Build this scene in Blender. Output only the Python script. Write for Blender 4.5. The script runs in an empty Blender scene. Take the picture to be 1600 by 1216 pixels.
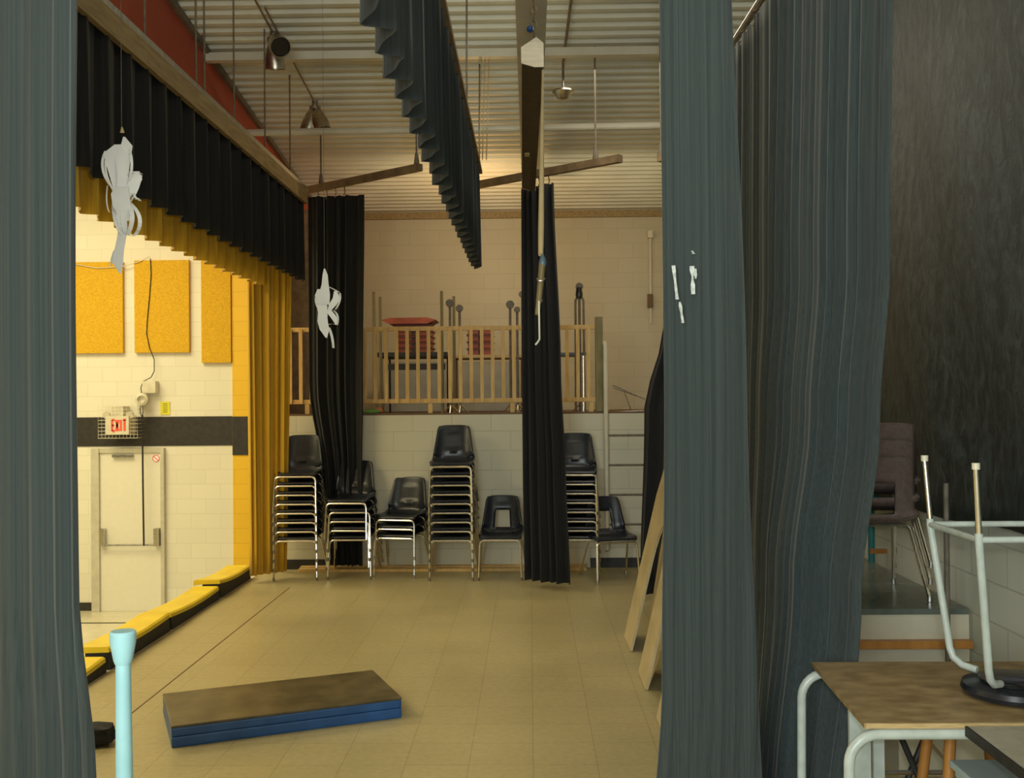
import bpy, bmesh, math, random
from mathutils import Vector, Matrix, Euler
random.seed(7)
SC = bpy.context.scene
COL = SC.collection
PI = math.pi
# ------------------------------------------------------------------ camera, world, lights
CAM_H = 1.75
cam_d = bpy.data.cameras.new('camera'); cam = bpy.data.objects.new('camera', cam_d); COL.objects.link(cam)
cam_d.sensor_width = 36; cam_d.lens = 36; cam_d.clip_start = 0.05; cam_d.clip_end = 100
YAW, PITCH, ROLL = math.radians(1.0), math.radians(0.43), math.radians(-0.5)
M3 = (Matrix.Rotation(YAW, 3, 'Z') @ Matrix.Rotation(PI/2 + PITCH, 3, 'X') @ Matrix.Rotation(ROLL, 3, 'Z'))
cam.matrix_world = Matrix.Translation((0, 0, CAM_H)) @ M3.to_4x4()
SC.camera = cam
SC.view_settings.view_transform = 'Standard'
SC.view_settings.look = 'None'
SC.view_settings.exposure = 0.0
SC.view_settings.gamma = 1.0
SC.view_settings.use_curve_mapping = False
w = bpy.data.worlds.new('world'); SC.world = w; w.use_nodes = True
w.node_tree.nodes['Background'].inputs[0].default_value = (0.75, 0.85, 1.0, 1)
w.node_tree.nodes['Background'].inputs[1].default_value = 0.05

def area(name, loc, rot, sx, sy, power, color):
    l = bpy.data.lights.new(name, 'AREA'); l.shape = 'RECTANGLE'; l.size = sx; l.size_y = sy
    l.energy = power; l.color = color
    o = bpy.data.objects.new(name, l); COL.objects.link(o); o.location = loc; o.rotation_euler = rot
    return o
def point(name, loc, power, color, r=0.05):
    l = bpy.data.lights.new(name, 'POINT'); l.energy = power; l.color = color; l.shadow_soft_size = r
    o = bpy.data.objects.new(name, l); COL.objects.link(o); o.location = loc
    return o
# assumed gym hall lamps (warm, high), assumed daylight behind the photographer, assumed lamp up in the loft, added dim stage fill
area('assumed_gym_lamp', (-6.5, 10.0, 5.3), (0, 0, 0), 4.0, 3.0, 350, (1.0, 0.87, 0.52))  # assumed from the brightly lit gym, no fittings built
area('assumed_gym_lamp', (-6.5, 4.5, 5.3), (0, 0, 0), 4.0, 3.0, 330, (1.0, 0.86, 0.50))
area('assumed_daylight', (-1.5, -2.5, 2.3), (math.radians(82), 0, math.radians(-10)), 1.5, 1.8, 205, (0.84, 0.97, 0.94))  # assumed daylight: unseen area light behind the camera, no window there
area('ceiling_fill', (0.2, -0.8, 3.3), (PI - 0.35, 0, 0), 2.4, 2.0, 165, (1.0, 0.97, 0.85))  # unseen upward fill light, added to brighten ceiling and red wall
area('stage_fill', (0.9, 7.6, 4.6), (0, 0, 0), 1.2, 3.0, 42, (1.0, 0.90, 0.72))  # unseen fill light added over the stage, no fitting there
point('assumed_loft_lamp', (-0.60, 11.9, 3.75), 26, (1.0, 0.58, 0.24), 0.06)  # lamp assumed from the warm glow, bulb itself unseen
area('loft_wall_fill', (0.0, 11.0, 3.95), (math.radians(50), 0, 0), 3.6, 0.3, 24, (1.0, 0.86, 0.56))  # fill light added to brighten the loft back wall, no fitting there
fl = bpy.data.lights.new('camera_flash', 'SPOT'); fl.energy = 125; fl.color = (0.85, 0.93, 1.0); fl.spot_size = math.radians(80); fl.spot_blend = 0.8; fl.shadow_soft_size = 0.03
flo = bpy.data.objects.new('camera_flash', fl); COL.objects.link(flo); flo.location = (0.05, -0.02, 1.84); flo.rotation_euler = (PI/2, 0, 0)

def ray(px, py):
    v = Vector(((px - 800) / 1600, -(py - 608) / 1600, -1.0))
    return M3 @ v
def W(px, py, d):                     # point seen at px,py standing at distance d along +Y
    r = ray(px, py); t = d / r.y
    return Vector((r.x * t, d, CAM_H + r.z * t))
def G(px, py, z=0.0):                 # point on the level z seen at px,py
    r = ray(px, py); t = (z - CAM_H) / r.z
    return Vector((r.x * t, r.y * t, z))
def WX(px, py, X):                    # point on the plane x = X
    r = ray(px, py); t = X / r.x
    return Vector((X, r.y * t, CAM_H + r.z * t))

# ------------------------------------------------------------------ materials
def new_mat(name):
    m = bpy.data.materials.new(name); m.use_nodes = True
    nt = m.node_tree; b = nt.nodes['Principled BSDF']
    return m, nt, b
def coords(nt, scale=(1, 1, 1), kind='Object'):
    tc = nt.nodes.new('ShaderNodeTexCoord'); mp = nt.nodes.new('ShaderNodeMapping')
    mp.inputs['Scale'].default_value = scale
    nt.links.new(tc.outputs[kind], mp.inputs['Vector']); return mp.outputs[0]
def mottled(name, c1, c2, scale=(1, 1, 1), nscale=5, rough=0.6, metal=0.0, bump=0.0, detail=4, contrast=(0.35, 0.65), sheen=0.0, spec=0.5):
    m, nt, b = new_mat(name)
    v = coords(nt, scale)
    n = nt.nodes.new('ShaderNodeTexNoise'); n.inputs['Scale'].default_value = nscale; n.inputs['Detail'].default_value = detail
    nt.links.new(v, n.inputs['Vector'])
    r = nt.nodes.new('ShaderNodeValToRGB'); r.color_ramp.elements[0].position = contrast[0]; r.color_ramp.elements[1].position = contrast[1]
    r.color_ramp.elements[0].color = (*c1, 1); r.color_ramp.elements[1].color = (*c2, 1)
    nt.links.new(n.outputs['Fac'], r.inputs[0]); nt.links.new(r.outputs[0], b.inputs['Base Color'])
    b.inputs['Roughness'].default_value = rough; b.inputs['Metallic'].default_value = metal
    b.inputs['Specular IOR Level'].default_value = spec
    if sheen: b.inputs['Sheen Weight'].default_value = sheen; b.inputs['Sheen Roughness'].default_value = 0.5
    if bump:
        bp = nt.nodes.new('ShaderNodeBump'); bp.inputs['Strength'].default_value = bump; bp.inputs['Distance'].default_value = 0.01
        nt.links.new(n.outputs['Fac'], bp.inputs['Height']); nt.links.new(bp.outputs[0], b.inputs['Normal'])
    return m
def plain(name, c, rough=0.5, metal=0.0, k=0.88):
    return mottled(name, tuple(x * k for x in c), c, nscale=12, rough=rough, metal=metal)
def blocks(name, c, mortar, rough=0.55, bw=0.4, bh=0.2, axis='XZ', bump=0.4):
    m, nt, b = new_mat(name)
    tc = nt.nodes.new('ShaderNodeTexCoord'); sp = nt.nodes.new('ShaderNodeSeparateXYZ'); cb = nt.nodes.new('ShaderNodeCombineXYZ')
    nt.links.new(tc.outputs['Object'], sp.inputs[0])
    nt.links.new(sp.outputs[axis[0]], cb.inputs[0]); nt.links.new(sp.outputs[axis[1]], cb.inputs[1])
    br = nt.nodes.new('ShaderNodeTexBrick'); br.inputs['Scale'].default_value = 1.0
    br.inputs['Brick Width'].default_value = bw; br.inputs['Row Height'].default_value = bh
    br.inputs['Mortar Size'].default_value = 0.005; br.inputs['Mortar Smooth'].default_value = 0.3
    br.inputs['Color1'].default_value = (*c, 1); br.inputs['Color2'].default_value = (*[x * 0.95 for x in c], 1)
    br.inputs['Mortar'].default_value = (*mortar, 1)
    nt.links.new(cb.outputs[0], br.inputs['Vector']); nt.links.new(br.outputs['Color'], b.inputs['Base Color'])
    bp = nt.nodes.new('ShaderNodeBump'); bp.inputs['Strength'].default_value = bump; bp.inputs['Distance'].default_value = 0.004; bp.invert = True
    nt.links.new(br.outputs['Fac'], bp.inputs['Height']); nt.links.new(bp.outputs[0], b.inputs['Normal'])
    b.inputs['Roughness'].default_value = rough
    return m
def tiles(name, c1, c2, joint, size=0.305, rough=0.35):
    m, nt, b = new_mat(name)
    tc = nt.nodes.new('ShaderNodeTexCoord')
    br = nt.nodes.new('ShaderNodeTexBrick'); br.offset = 0.0; br.inputs['Scale'].default_value = 1.0
    br.inputs['Brick Width'].default_value = size; br.inputs['Row Height'].default_value = size
    br.inputs['Mortar Size'].default_value = 0.0018; br.inputs['Mortar Smooth'].default_value = 0.5
    br.inputs['Color1'].default_value = (*c1, 1); br.inputs['Color2'].default_value = (*c2, 1); br.inputs['Mortar'].default_value = (*joint, 1)
    nt.links.new(tc.outputs['Object'], br.inputs['Vector'])
    n = nt.nodes.new('ShaderNodeTexNoise'); n.inputs['Scale'].default_value = 28; n.inputs['Detail'].default_value = 6
    nt.links.new(tc.outputs['Object'], n.inputs['Vector'])
    n2 = nt.nodes.new('ShaderNodeTexNoise'); n2.inputs['Scale'].default_value = 0.9; n2.inputs['Detail'].default_value = 4
    nt.links.new(tc.outputs['Object'], n2.inputs['Vector'])
    ad = nt.nodes.new('ShaderNodeMath'); ad.operation = 'ADD'; nt.links.new(n.outputs['Fac'], ad.inputs[0]); nt.links.new(n2.outputs['Fac'], ad.inputs[1])
    mr = nt.nodes.new('ShaderNodeMapRange'); mr.inputs[1].default_value = 0.6; mr.inputs[2].default_value = 1.4; mr.inputs[3].default_value = 0.80; mr.inputs[4].default_value = 1.12
    nt.links.new(ad.outputs[0], mr.inputs[0])
    mx = nt.nodes.new('ShaderNodeMix'); mx.data_type = 'RGBA'; mx.blend_type = 'MULTIPLY'; mx.inputs[0].default_value = 1.0
    nt.links.new(br.outputs['Color'], mx.inputs[6]); nt.links.new(mr.outputs[0], mx.inputs[7])
    nt.links.new(mx.outputs[2], b.inputs['Base Color'])
    r2 = nt.nodes.new('ShaderNodeMapRange'); r2.inputs[3].default_value = rough - 0.08; r2.inputs[4].default_value = rough + 0.12
    nt.links.new(n2.outputs['Fac'], r2.inputs[0]); nt.links.new(r2.outputs[0], b.inputs['Roughness'])
    return m

MT = {}
MT['floor'] = tiles('stage_floor_tiles', (0.42, 0.35, 0.175), (0.395, 0.33, 0.165), (0.22, 0.18, 0.10))
MT['gym_floor'] = tiles('gym_floor_tiles', (0.72, 0.68, 0.50), (0.70, 0.66, 0.48), (0.4, 0.38, 0.28), rough=0.25)
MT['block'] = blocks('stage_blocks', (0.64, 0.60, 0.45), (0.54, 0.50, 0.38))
MT['block_side'] = blocks('side_blocks', (0.88, 0.87, 0.72), (0.66, 0.65, 0.54), axis='YZ')
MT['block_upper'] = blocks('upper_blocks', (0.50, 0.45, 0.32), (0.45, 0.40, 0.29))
MT['gym_block'] = blocks('gym_blocks', (0.80, 0.77, 0.62), (0.70, 0.67, 0.53), bump=0.25)
MT['gym_side'] = blocks('gym_side_blocks', (0.80, 0.76, 0.58), (0.70, 0.66, 0.5), axis='YZ')
MT['gold_block'] = blocks('yellow_painted_blocks', (0.85, 0.52, 0.02), (0.70, 0.42, 0.02), bump=0.3)
MT['red'] = mottled('red_painted_wall', (0.42, 0.065, 0.030), (0.48, 0.080, 0.036), nscale=3, rough=0.6)
MT['ceil'] = mottled('painted_steel_deck', (0.62, 0.62, 0.52), (0.70, 0.69, 0.58), nscale=2, rough=0.5)
MT['beam'] = mottled('cream_painted_steel', (0.62, 0.60, 0.50), (0.70, 0.68, 0.56), nscale=4, rough=0.45)
MT['drape'] = mottled('black_drape_cloth', (0.010, 0.010, 0.011), (0.017, 0.017, 0.018), (14, 14, 0.25), 6, rough=0.95, bump=0.15, sheen=0.04)
MT['slate'] = mottled('slate_drape_cloth', (0.030, 0.042, 0.043), (0.048, 0.063, 0.064), (34, 34, 0.10), 6, rough=0.92, bump=0.12, sheen=0.2)
MT['drape_teal'] = mottled('dark_teal_drape_cloth', (0.012, 0.017, 0.018), (0.021, 0.028, 0.029), (14, 14, 0.25), 6, rough=0.95, bump=0.3, sheen=0.12)
MT['gold_drape'] = mottled('gold_drape_cloth', (0.62, 0.36, 0.015), (0.78, 0.47, 0.03), (14, 14, 0.3), 6, rough=0.7, bump=0.2, sheen=0.2)
MT['gold_panel'] = mottled('gold_fibre_panel', (0.52, 0.30, 0.008), (0.84, 0.50, 0.02), nscale=90, rough=0.85, bump=0.6, detail=6, contrast=(0.3, 0.7))
MT['black'] = mottled('black_paint', (0.018, 0.016, 0.013), (0.030, 0.027, 0.022), nscale=15, rough=0.55)
MT['rubber'] = mottled('black_rubber', (0.012, 0.012, 0.012), (0.022, 0.021, 0.02), nscale=20, rough=0.6)
MT['yellow_pad'] = mottled('yellow_vinyl_pad', (0.78, 0.55, 0.02), (0.88, 0.66, 0.03), nscale=5, rough=0.4)
MT['white_paint'] = plain('white_painted_door', (0.80, 0.77, 0.63), 0.4, 0, .97)
MT['frame_paint'] = plain('cream_frame_paint', (0.60, 0.57, 0.44), 0.4)
MT['chrome'] = mottled('chrome_steel', (0.75, 0.72, 0.66), (0.85, 0.83, 0.78), nscale=30, rough=0.24, metal=1.0)
MT['steel'] = mottled('dull_steel', (0.30, 0.29, 0.27), (0.42, 0.41, 0.38), nscale=20, rough=0.35, metal=1.0)
MT['housing'] = mottled('dark_brown_housing', (0.045, 0.030, 0.014), (0.075, 0.05, 0.024), nscale=14, rough=0.6)
MT['greypanel'] = mottled('grey_board', (0.26, 0.26, 0.23), (0.31, 0.31, 0.27), nscale=5, rough=0.6)
MT['rod'] = mottled('dull_rod_paint', (0.13, 0.11, 0.08), (0.20, 0.17, 0.13), nscale=20, rough=0.6)
MT['alu'] = mottled('brushed_aluminium', (0.42, 0.40, 0.35), (0.55, 0.52, 0.46), (1, 1, 8), 6, rough=0.28, metal=1.0)
MT['rust'] = mottled('brown_painted_steel', (0.16, 0.11, 0.06), (0.26, 0.18, 0.10), nscale=9, rough=0.6)
MT['wood'] = mottled('pine_wood', (0.58, 0.36, 0.12), (0.70, 0.47, 0.18), (3, 3, 0.6), 9, rough=0.6)
MT['wood_dark'] = mottled('weathered_wood', (0.17, 0.145, 0.06), (0.25, 0.21, 0.10), (4, 4, 0.6), 9, rough=0.7)
MT['board'] = mottled('track_board_wood', (0.24, 0.17, 0.075), (0.36, 0.26, 0.12), (5, 0.6, 5), 8, rough=0.7)
MT['ply'] = mottled('plywood_sheet', (0.44, 0.35, 0.19), (0.54, 0.44, 0.25), (3, 0.7, 0.7), 6, rough=0.6)
MT['ply_top'] = mottled('stained_plywood_top', (0.23, 0.155, 0.065), (0.40, 0.29, 0.145), (2.2, 4, 1), 5, rough=0.42, detail=8, contrast=(0.34, 0.68))
MT['ply_edge'] = mottled('pale_plywood_edge', (0.46, 0.32, 0.14), (0.60, 0.44, 0.22), (3, 3, 40), 5, rough=0.6)
MT['shell'] = mottled('black_plastic_shell', (0.012, 0.015, 0.022), (0.022, 0.026, 0.034), nscale=40, rough=0.30)
MT['brown_shell'] = mottled('taupe_plastic_shell', (0.16, 0.115, 0.10), (0.21, 0.155, 0.135), nscale=40, rough=0.45)
MT['mat_top'] = mottled('worn_mat_top', (0.060, 0.045, 0.018), (0.115, 0.088, 0.040), (1, 1, 1), 7, rough=0.38, detail=7)
MT['mat_blue'] = mottled('blue_mat_vinyl', (0.012, 0.065, 0.20), (0.020, 0.090, 0.27), nscale=8, rough=0.4)
MT['paper'] = plain('white_paper', (0.90, 0.90, 0.88), 0.7, 0, 0.97)
MT['grey_tube'] = mottled('pale_grey_enamel', (0.44, 0.50, 0.47), (0.54, 0.60, 0.57), nscale=18, rough=0.32)
MT['teal'] = mottled('pale_blue_paint', (0.24, 0.44, 0.47), (0.30, 0.52, 0.55), nscale=9, rough=0.5)
MT['teal_dark'] = plain('teal_paint', (0.03, 0.26, 0.27), 0.45)
MT['laminate'] = mottled('grey_brown_laminate', (0.36, 0.34, 0.27), (0.43, 0.40, 0.32), nscale=30, rough=0.4)
MT['platform_top'] = mottled('grey_platform_top', (0.10, 0.125, 0.105), (0.16, 0.18, 0.155), nscale=6, rough=0.25)
MT['cream'] = mottled('cream_panel', (0.58, 0.53, 0.40), (0.66, 0.61, 0.47), nscale=5, rough=0.5)
MT['orange_wood'] = mottled('orange_varnished_wood', (0.42, 0.17, 0.035), (0.55, 0.25, 0.06), (3, 3, 0.5), 8, rough=0.4)
MT['redplastic'] = mottled('faded_red_plastic', (0.30, 0.055, 0.022), (0.42, 0.09, 0.035), nscale=10, rough=0.5)
MT['darkred'] = plain('dark_red_plastic', (0.16, 0.035, 0.02), 0.5)
MT['exit_red'] = plain('exit_red', (0.85, 0.12, 0.07), 0.5)
MT['note_yellow'] = plain('yellow_notice', (0.80, 0.74, 0.03), 0.5)
MT['note_ink'] = plain('olive_ink', (0.35, 0.33, 0.05), 0.6)
MT['cream_plastic'] = plain('cream_plastic', (0.72, 0.68, 0.52), 0.4)
MT['pole_wood'] = plain('tan_pole_wood', (0.55, 0.42, 0.22), 0.5)
MT['olive'] = plain('olive_tube', (0.20, 0.15, 0.06), 0.5)
MT['bluegrey'] = plain('blue_grey_plastic', (0.10, 0.15, 0.19), 0.4)
MT['lightbox'] = mottled('pale_blue_plastic', (0.36, 0.46, 0.46), (0.44, 0.54, 0.54), nscale=4, rough=0.5)
MT['green'] = plain('green_plastic', (0.16, 0.30, 0.06), 0.5)
MT['darkwood'] = plain('dark_brown_wood', (0.14, 0.075, 0.03), 0.6)
MT['tape'] = mottled('clear_packing_tape', (0.45, 0.50, 0.50), (0.75, 0.78, 0.76), nscale=60, rough=0.12)
MT['lens'] = plain('dark_lens', (0.02, 0.02, 0.02), 0.2)
# dull black plastic sheet with pale scuffs
m, nt, b = new_mat('black_plastic_sheet')
v = coords(nt, (1, 2.0, 1.0)); n = nt.nodes.new('ShaderNodeTexNoise'); n.inputs['Scale'].default_value = 7; n.inputs['Detail'].default_value = 12; n.inputs['Roughness'].default_value = 0.80; n.inputs['Distortion'].default_value = 0.6
nt.links.new(v, n.inputs['Vector'])
r = nt.nodes.new('ShaderNodeValToRGB'); r.color_ramp.elements[0].position = 0.44; r.color_ramp.elements[1].position = 0.68
r.color_ramp.elements[0].color = (0.014, 0.023, 0.022, 1); r.color_ramp.elements[1].color = (0.085, 0.115, 0.112, 1)
nt.links.new(n.outputs['Fac'], r.inputs[0]); nt.links.new(r.outputs[0], b.inputs['Base Color']); b.inputs['Roughness'].default_value = 0.42
bp = nt.nodes.new('ShaderNodeBump'); bp.inputs['Strength'].default_value = 0.6; bp.inputs['Distance'].default_value = 0.02
nt.links.new(n.outputs['Fac'], bp.inputs['Height']); nt.links.new(bp.outputs[0], b.inputs['Normal'])
MT['sheet'] = m

# ------------------------------------------------------------------ builders
def tag(o, label=None, cat=None, group=None, kind=None):
    if label: o['label'] = label
    if cat: o['category'] = cat
    if group: o['group'] = group
    if kind: o['kind'] = kind
    return o
def thing(name, loc, label, cat, group=None, rz=0):
    o = bpy.data.objects.new(name, None); COL.objects.link(o); o.empty_display_size = 0.1
    o.location = loc; o.rotation_euler = (0, 0, rz)
    return tag(o, label, cat, group)
class MB:
    def __init__(s): s.bm = bmesh.new()
    def box(s, x0, x1, y0, y1, z0, z1, bevel=0.0, mat=None):
        r = bmesh.ops.create_cube(s.bm, size=1)
        vs = r['verts']
        for v_ in vs:
            v_.co = Vector((x0 + (v_.co.x + .5) * (x1 - x0), y0 + (v_.co.y + .5) * (y1 - y0), z0 + (v_.co.z + .5) * (z1 - z0)))
            if mat is not None: v_.co = mat @ v_.co
        if bevel:
            es = list({e for v_ in vs for e in v_.link_edges})
            bmesh.ops.bevel(s.bm, geom=es, offset=bevel, segments=2, affect='EDGES', profile=0.7)
        return s
    def tube(s, pts, rad, seg=10, cap=True):
        pts = [Vector(p) for p in pts]; rads = rad if isinstance(rad, (list, tuple)) else [rad] * len(pts)
        rings = []; up = None
        for i, p in enumerate(pts):
            if i == 0: t = pts[1] - p
            elif i == len(pts) - 1: t = p - pts[i - 1]
            else: t = (pts[i + 1] - p).normalized() + (p - pts[i - 1]).normalized()
            t = t.normalized()
            if up is None:
                a = Vector((0, 0, 1)) if abs(t.z) < 0.9 else Vector((1, 0, 0))
                up = a
            n1 = t.cross(up)
            if n1.length < 1e-4: n1 = t.cross(Vector((0, 1, 0)))
            n1.normalize(); n2 = t.cross(n1).normalized(); up = -n2 if True else up
            up = n1.cross(t).normalized()
            rings.append([s.bm.verts.new(p + (n1 * math.cos(2*PI*k/seg) + up * math.sin(2*PI*k/seg)) * rads[i]) for k in range(seg)])
        for a, b_ in zip(rings, rings[1:]):
            for k in range(seg):
                s.bm.faces.new((a[k], a[(k+1) % seg], b_[(k+1) % seg], b_[k]))
        if cap:
            s.bm.faces.new(rings[0][::-1]); s.bm.faces.new(rings[-1])
        return s
    def lathe(s, prof, seg=20, mat=None):         # prof = [(r, z)...]
        rings = []
        for r_, z in prof:
            ring = []
            for k in range(seg):
                p = Vector((r_ * math.cos(2*PI*k/seg), r_ * math.sin(2*PI*k/seg), z))
                ring.append(s.bm.verts.new(mat @ p if mat is not None else p))
            rings.append(ring)
        for a, b_ in zip(rings, rings[1:]):
            for k in range(seg): s.bm.faces.new((a[k], a[(k+1) % seg], b_[(k+1) % seg], b_[k]))
        s.bm.faces.new(rings[0][::-1]); s.bm.faces.new(rings[-1])
        return s
    def prism(s, poly, ext):                       # poly = list of 3D points, ext = vector
        ext = Vector(ext)
        a = [s.bm.verts.new(Vector(p)) for p in poly]; b_ = [s.bm.verts.new(Vector(p) + ext) for p in poly]
        s.bm.faces.new(a[::-1]); s.bm.faces.new(b_); n = len(a)
        for k in range(n): s.bm.faces.new((a[k], a[(k+1) % n], b_[(k+1) % n], b_[k]))
        return s
    def build(s, name, mat, parent=None, smooth=False, origin=None):
        bmesh.ops.recalc_face_normals(s.bm, faces=s.bm.faces[:])
        me = bpy.data.meshes.new(name)
        if parent is None and origin is not None:
            bmesh.ops.translate(s.bm, verts=s.bm.verts[:], vec=-Vector(origin))
        s.bm.to_mesh(me); s.bm.free()
        me.materials.append(MT[mat] if isinstance(mat, str) else mat)
        if smooth:
            for f in me.polygons: f.use_smooth = True
            me.set_sharp_from_angle(angle=math.radians(40))
        o = bpy.data.objects.new(name, me); COL.objects.link(o)
        if parent is not None: o.parent = parent
        elif origin is not None: o.location = origin
        return o
def struct(name, mb, mat):
    return tag(mb.build(name, mat), kind='structure')
def arc(c, r, a0, a1, n, plane='XZ'):
    out = []
    for i in range(n + 1):
        a = a0 + (a1 - a0) * i / n
        u, v_ = r * math.cos(a), r * math.sin(a)
        out.append(Vector((c[0] + u, c[1], c[2] + v_)) if plane == 'XZ' else Vector((c[0], c[1] + u, c[2] + v_)))
    return out

# ------------------------------------------------------------------ setting
XL, XR = -2.73, 2.3
YB, YU = 10.47, 13.75
LOFT = 1.57
def cz(y): return 5.81 - 0.1137 * y
struct('floor_stage', MB().box(XL, XR, -3, YB, -0.15, 0), 'floor')
struct('floor_gym', MB().box(-14, XL - 0.2, -3, 13.8, -1.25, -1.1), 'gym_floor')
struct('wall_stage_front', MB().box(XL - 0.2, XL, -3, YB, -1.1, -0.001), 'white_paint')
struct('floor_loft', MB().box(-2.8, XR, YB + 0.2, YU, LOFT - 0.12, LOFT - 0.002), 'darkwood')
struct('wall_back', MB().box(-2.8, XR, YB, YB + 0.2, -0.15, LOFT), 'block')
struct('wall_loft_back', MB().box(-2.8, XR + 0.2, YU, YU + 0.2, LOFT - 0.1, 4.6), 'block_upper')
struct('wall_right', MB().box(XR, XR + 0.2, -3.0, YU, -0.15, 6.3), 'block_side')
struct('wall_near', MB().box(-14.2, XR + 0.2, -3.2, -3, -1.25, 6.4), 'block')
struct('wall_proscenium', MB().box(-3.0, -2.8, 10.86, YU + 0.2, -1.1, 3.6), 'rust')
struct('wall_proscenium_top', MB().box(-3.0, -2.8, -3, YU + 0.2, 3.6, 6.4), 'red')
struct('wall_gym_end', MB().box(-14, -3.0, 13.8, 14.0, -1.25, 5.7), 'gym_block')
struct('wall_gym_left', MB().box(-14.2, -14, -3, 14, -1.25, 5.7), 'gym_side')
struct('ceiling_gym', MB().box(-14.2, -3.0, -3, 14, 5.6, 5.75), 'beam')
# corrugated deck
mb = MB(); bm = mb.bm; y = -3.0; rows = []
k = 0
while y < YU:
    for dy, dz in ((0, 0), (0.045, 0), (0.06, 0.035), (0.135, 0.035)):
        yy = min(y + dy, YU); rows.append((yy, cz(yy) + dz))
    y += 0.15
rows.append((YU + 0.1, cz(YU)))
prev = None
for yy, zz in rows:
    a = bm.verts.new((-2.8, yy, zz)); b_ = bm.verts.new((XR + .1, yy, zz)); 
    c = None
    if prev: bm.faces.new((prev[0], prev[1], b_, a))
    prev = (a, b_)
top = bm.verts.new((-2.8, YU + .1, cz(YU) + .3)), bm.verts.new((XR + .1, YU + .1, cz(YU) + .3)); tn = bm.verts.new((-2.8, -3, cz(-3) + .3)), bm.verts.new((XR + .1, -3, cz(-3) + .3))
bm.faces.new((top[0], top[1], tn[1], tn[0])); bm.faces.new((prev[0], prev[1], top[1], top[0]))
struct('ceiling', mb, 'ceil')
# ceiling beams and the boxed duct that runs towards the loft
p = W(325, 90, 8.85); struct('trim_1', MB().box(-2.8, XR, 8.82, 8.90, p.z - .035, p.z + .035), 'beam')
mb = MB(); pA = W(372, 208, 9.8); pB = W(1030, 196, 9.8)
dirx = (pB - pA) / (pB.x - pA.x)
mb.tube([pA + dirx * (-2.8 - pA.x), pA + dirx * (XR - pA.x)], 0.035, 12)
struct('trim_2', mb, 'beam')
xa, xb_ = W(805, 0, 6.2).x, W(855, 0, 6.2).x
struct('trim_3', MB().box(xa, xb_, 2.5, 12.2, CAM_H + 2.40, CAM_H + 2.485), 'beam')
struct('trim_11', MB().prism([(-2.799, -3, cz(-3) - .055), (-2.76, -3, cz(-3) - .055), (-2.76, -3, cz(-3) - .001), (-2.799, -3, cz(-3) - .001)], (0, YU + 3, cz(YU) - cz(-3))), 'rod')
# small pipe along the ceiling meeting the loft back wall
struct('trim_4', MB().box(-2.8, XR, YU - 0.05, YU, cz(YU) - 0.10, cz(YU) - 0.01), 'board')
# loft lip, baseboards, plank, floor seam
struct('trim_5', MB().box(-2.8, XR, YB + 0.02, YB + 0.20, LOFT, LOFT + 0.018), 'darkwood')
struct('baseboard_back_right', MB().box(0.60, XR, YB - 0.015, YB, 0.001, 0.10), 'black')
struct('baseboard_back_left', MB().box(-2.7, -1.95, YB - 0.015, YB, 0.001, 0.10), 'black')
mb = MB(); 
mb.box(-2.35, 0.55, YB - 0.10, YB - 0.001, 0.001, 0.040); mb.box(-2.35, 0.55, YB - 0.20, YB - 0.102, 0.001, 0.030)
struct('baseboard_back', mb, 'wood')
struct('trim_6', MB().box(-2.243, -2.236, -1, YB - 1.0, 0.0, 0.002), 'darkwood')
# gym end wall: black band, yellow column, door
WG = 13.8
def gy(px, py, d=WG): return W(px, py, d)
a, b_ = gy(60, 650), gy(363, 696)
struct('trim_7', MB().box(-9, b_.x, WG - 0.012, WG - 0.001, b_.z, gy(300, 651).z), 'black')
c = gy(365, 890)
struct('trim_8', MB().box(gy(364, 600).x, -3.0, WG - 0.03, WG - 0.001, -1.1, 5.5), 'gold_block')
struct('trim_9', MB().box(gy(364, 600).x, -3.0, WG - 0.045, WG - 0.031, gy(370, 711).z, gy(370, 651).z), 'black')
d0, d1 = gy(160, 952), gy(253, 707)
mb = MB()
mb.box(d0.x, d1.x, WG - 0.05, WG - 0.012, -1.098, d1.z)
door = struct('door_1', mb, 'white_paint')
mb = MB(); fr0 = gy(146, 700)
mb.box(fr0.x, d0.x - 0.002, WG - 0.09, WG - 0.001, -1.098, d1.z + 0.06); mb.box(d1.x + 0.002, d1.x + 0.05, WG - 0.075, WG - 0.001, -1.098, d1.z + 0.06)
mb.box(d0.x - 0.002, d1.x + 0.002, WG - 0.075, WG - 0.001, d1.z + 0.002, d1.z + 0.06)
mb.build('door_frame', 'frame_paint', door)
mb = MB(); bz = gy(200, 850).z
mb.tube([(d0.x + .03, WG - .12, bz), (d1.x - .05, WG - .12, bz)], 0.013)
hb = mb.build('panic_bar', 'steel', door)
for xx in (d0.x + .05, d1.x - .04):
    MB().box(xx - .035, xx + .035, WG - .14, WG - .05, bz - .02, bz + .22, .01).build('latch_case', 'alu', door)
MB().box(d0.x + .18, d0.x + .46, WG - .10, WG - .05, d1.z - .06, d1.z - .02, .005).build('door_closer', 'steel', door)
nz = gy(246, 716)
mb = MB(); mb.lathe([(.055, 0), (.055, .004)], 20, Matrix.Translation((nz.x, WG - .051, nz.z)) @ Matrix.Rotation(PI/2, 4, 'X')); mb.build('no_smoking_sticker', 'paper', door)
mb = MB(); ring = [Vector((nz.x + .045 * math.cos(t), WG - .057, nz.z + .045 * math.sin(t))) for t in [2*PI*i/16 for i in range(17)]]
mb.tube(ring, .005, 6); mb.tube([(nz.x - .03, WG - .057, nz.z + .03), (nz.x + .03, WG - .057, nz.z - .03)], .005, 6); mb.build('prohibition_ring', 'exit_red', door)
struct('baseboard_gym', MB().box(-9, fr0.x - .01, WG - 0.02, WG - .001, -1.098, -0.99), 'black')
struct('trim_10', MB().box(-8, -3.0, 13.0, 13.05, -1.0995, -1.098), 'black')

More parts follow.
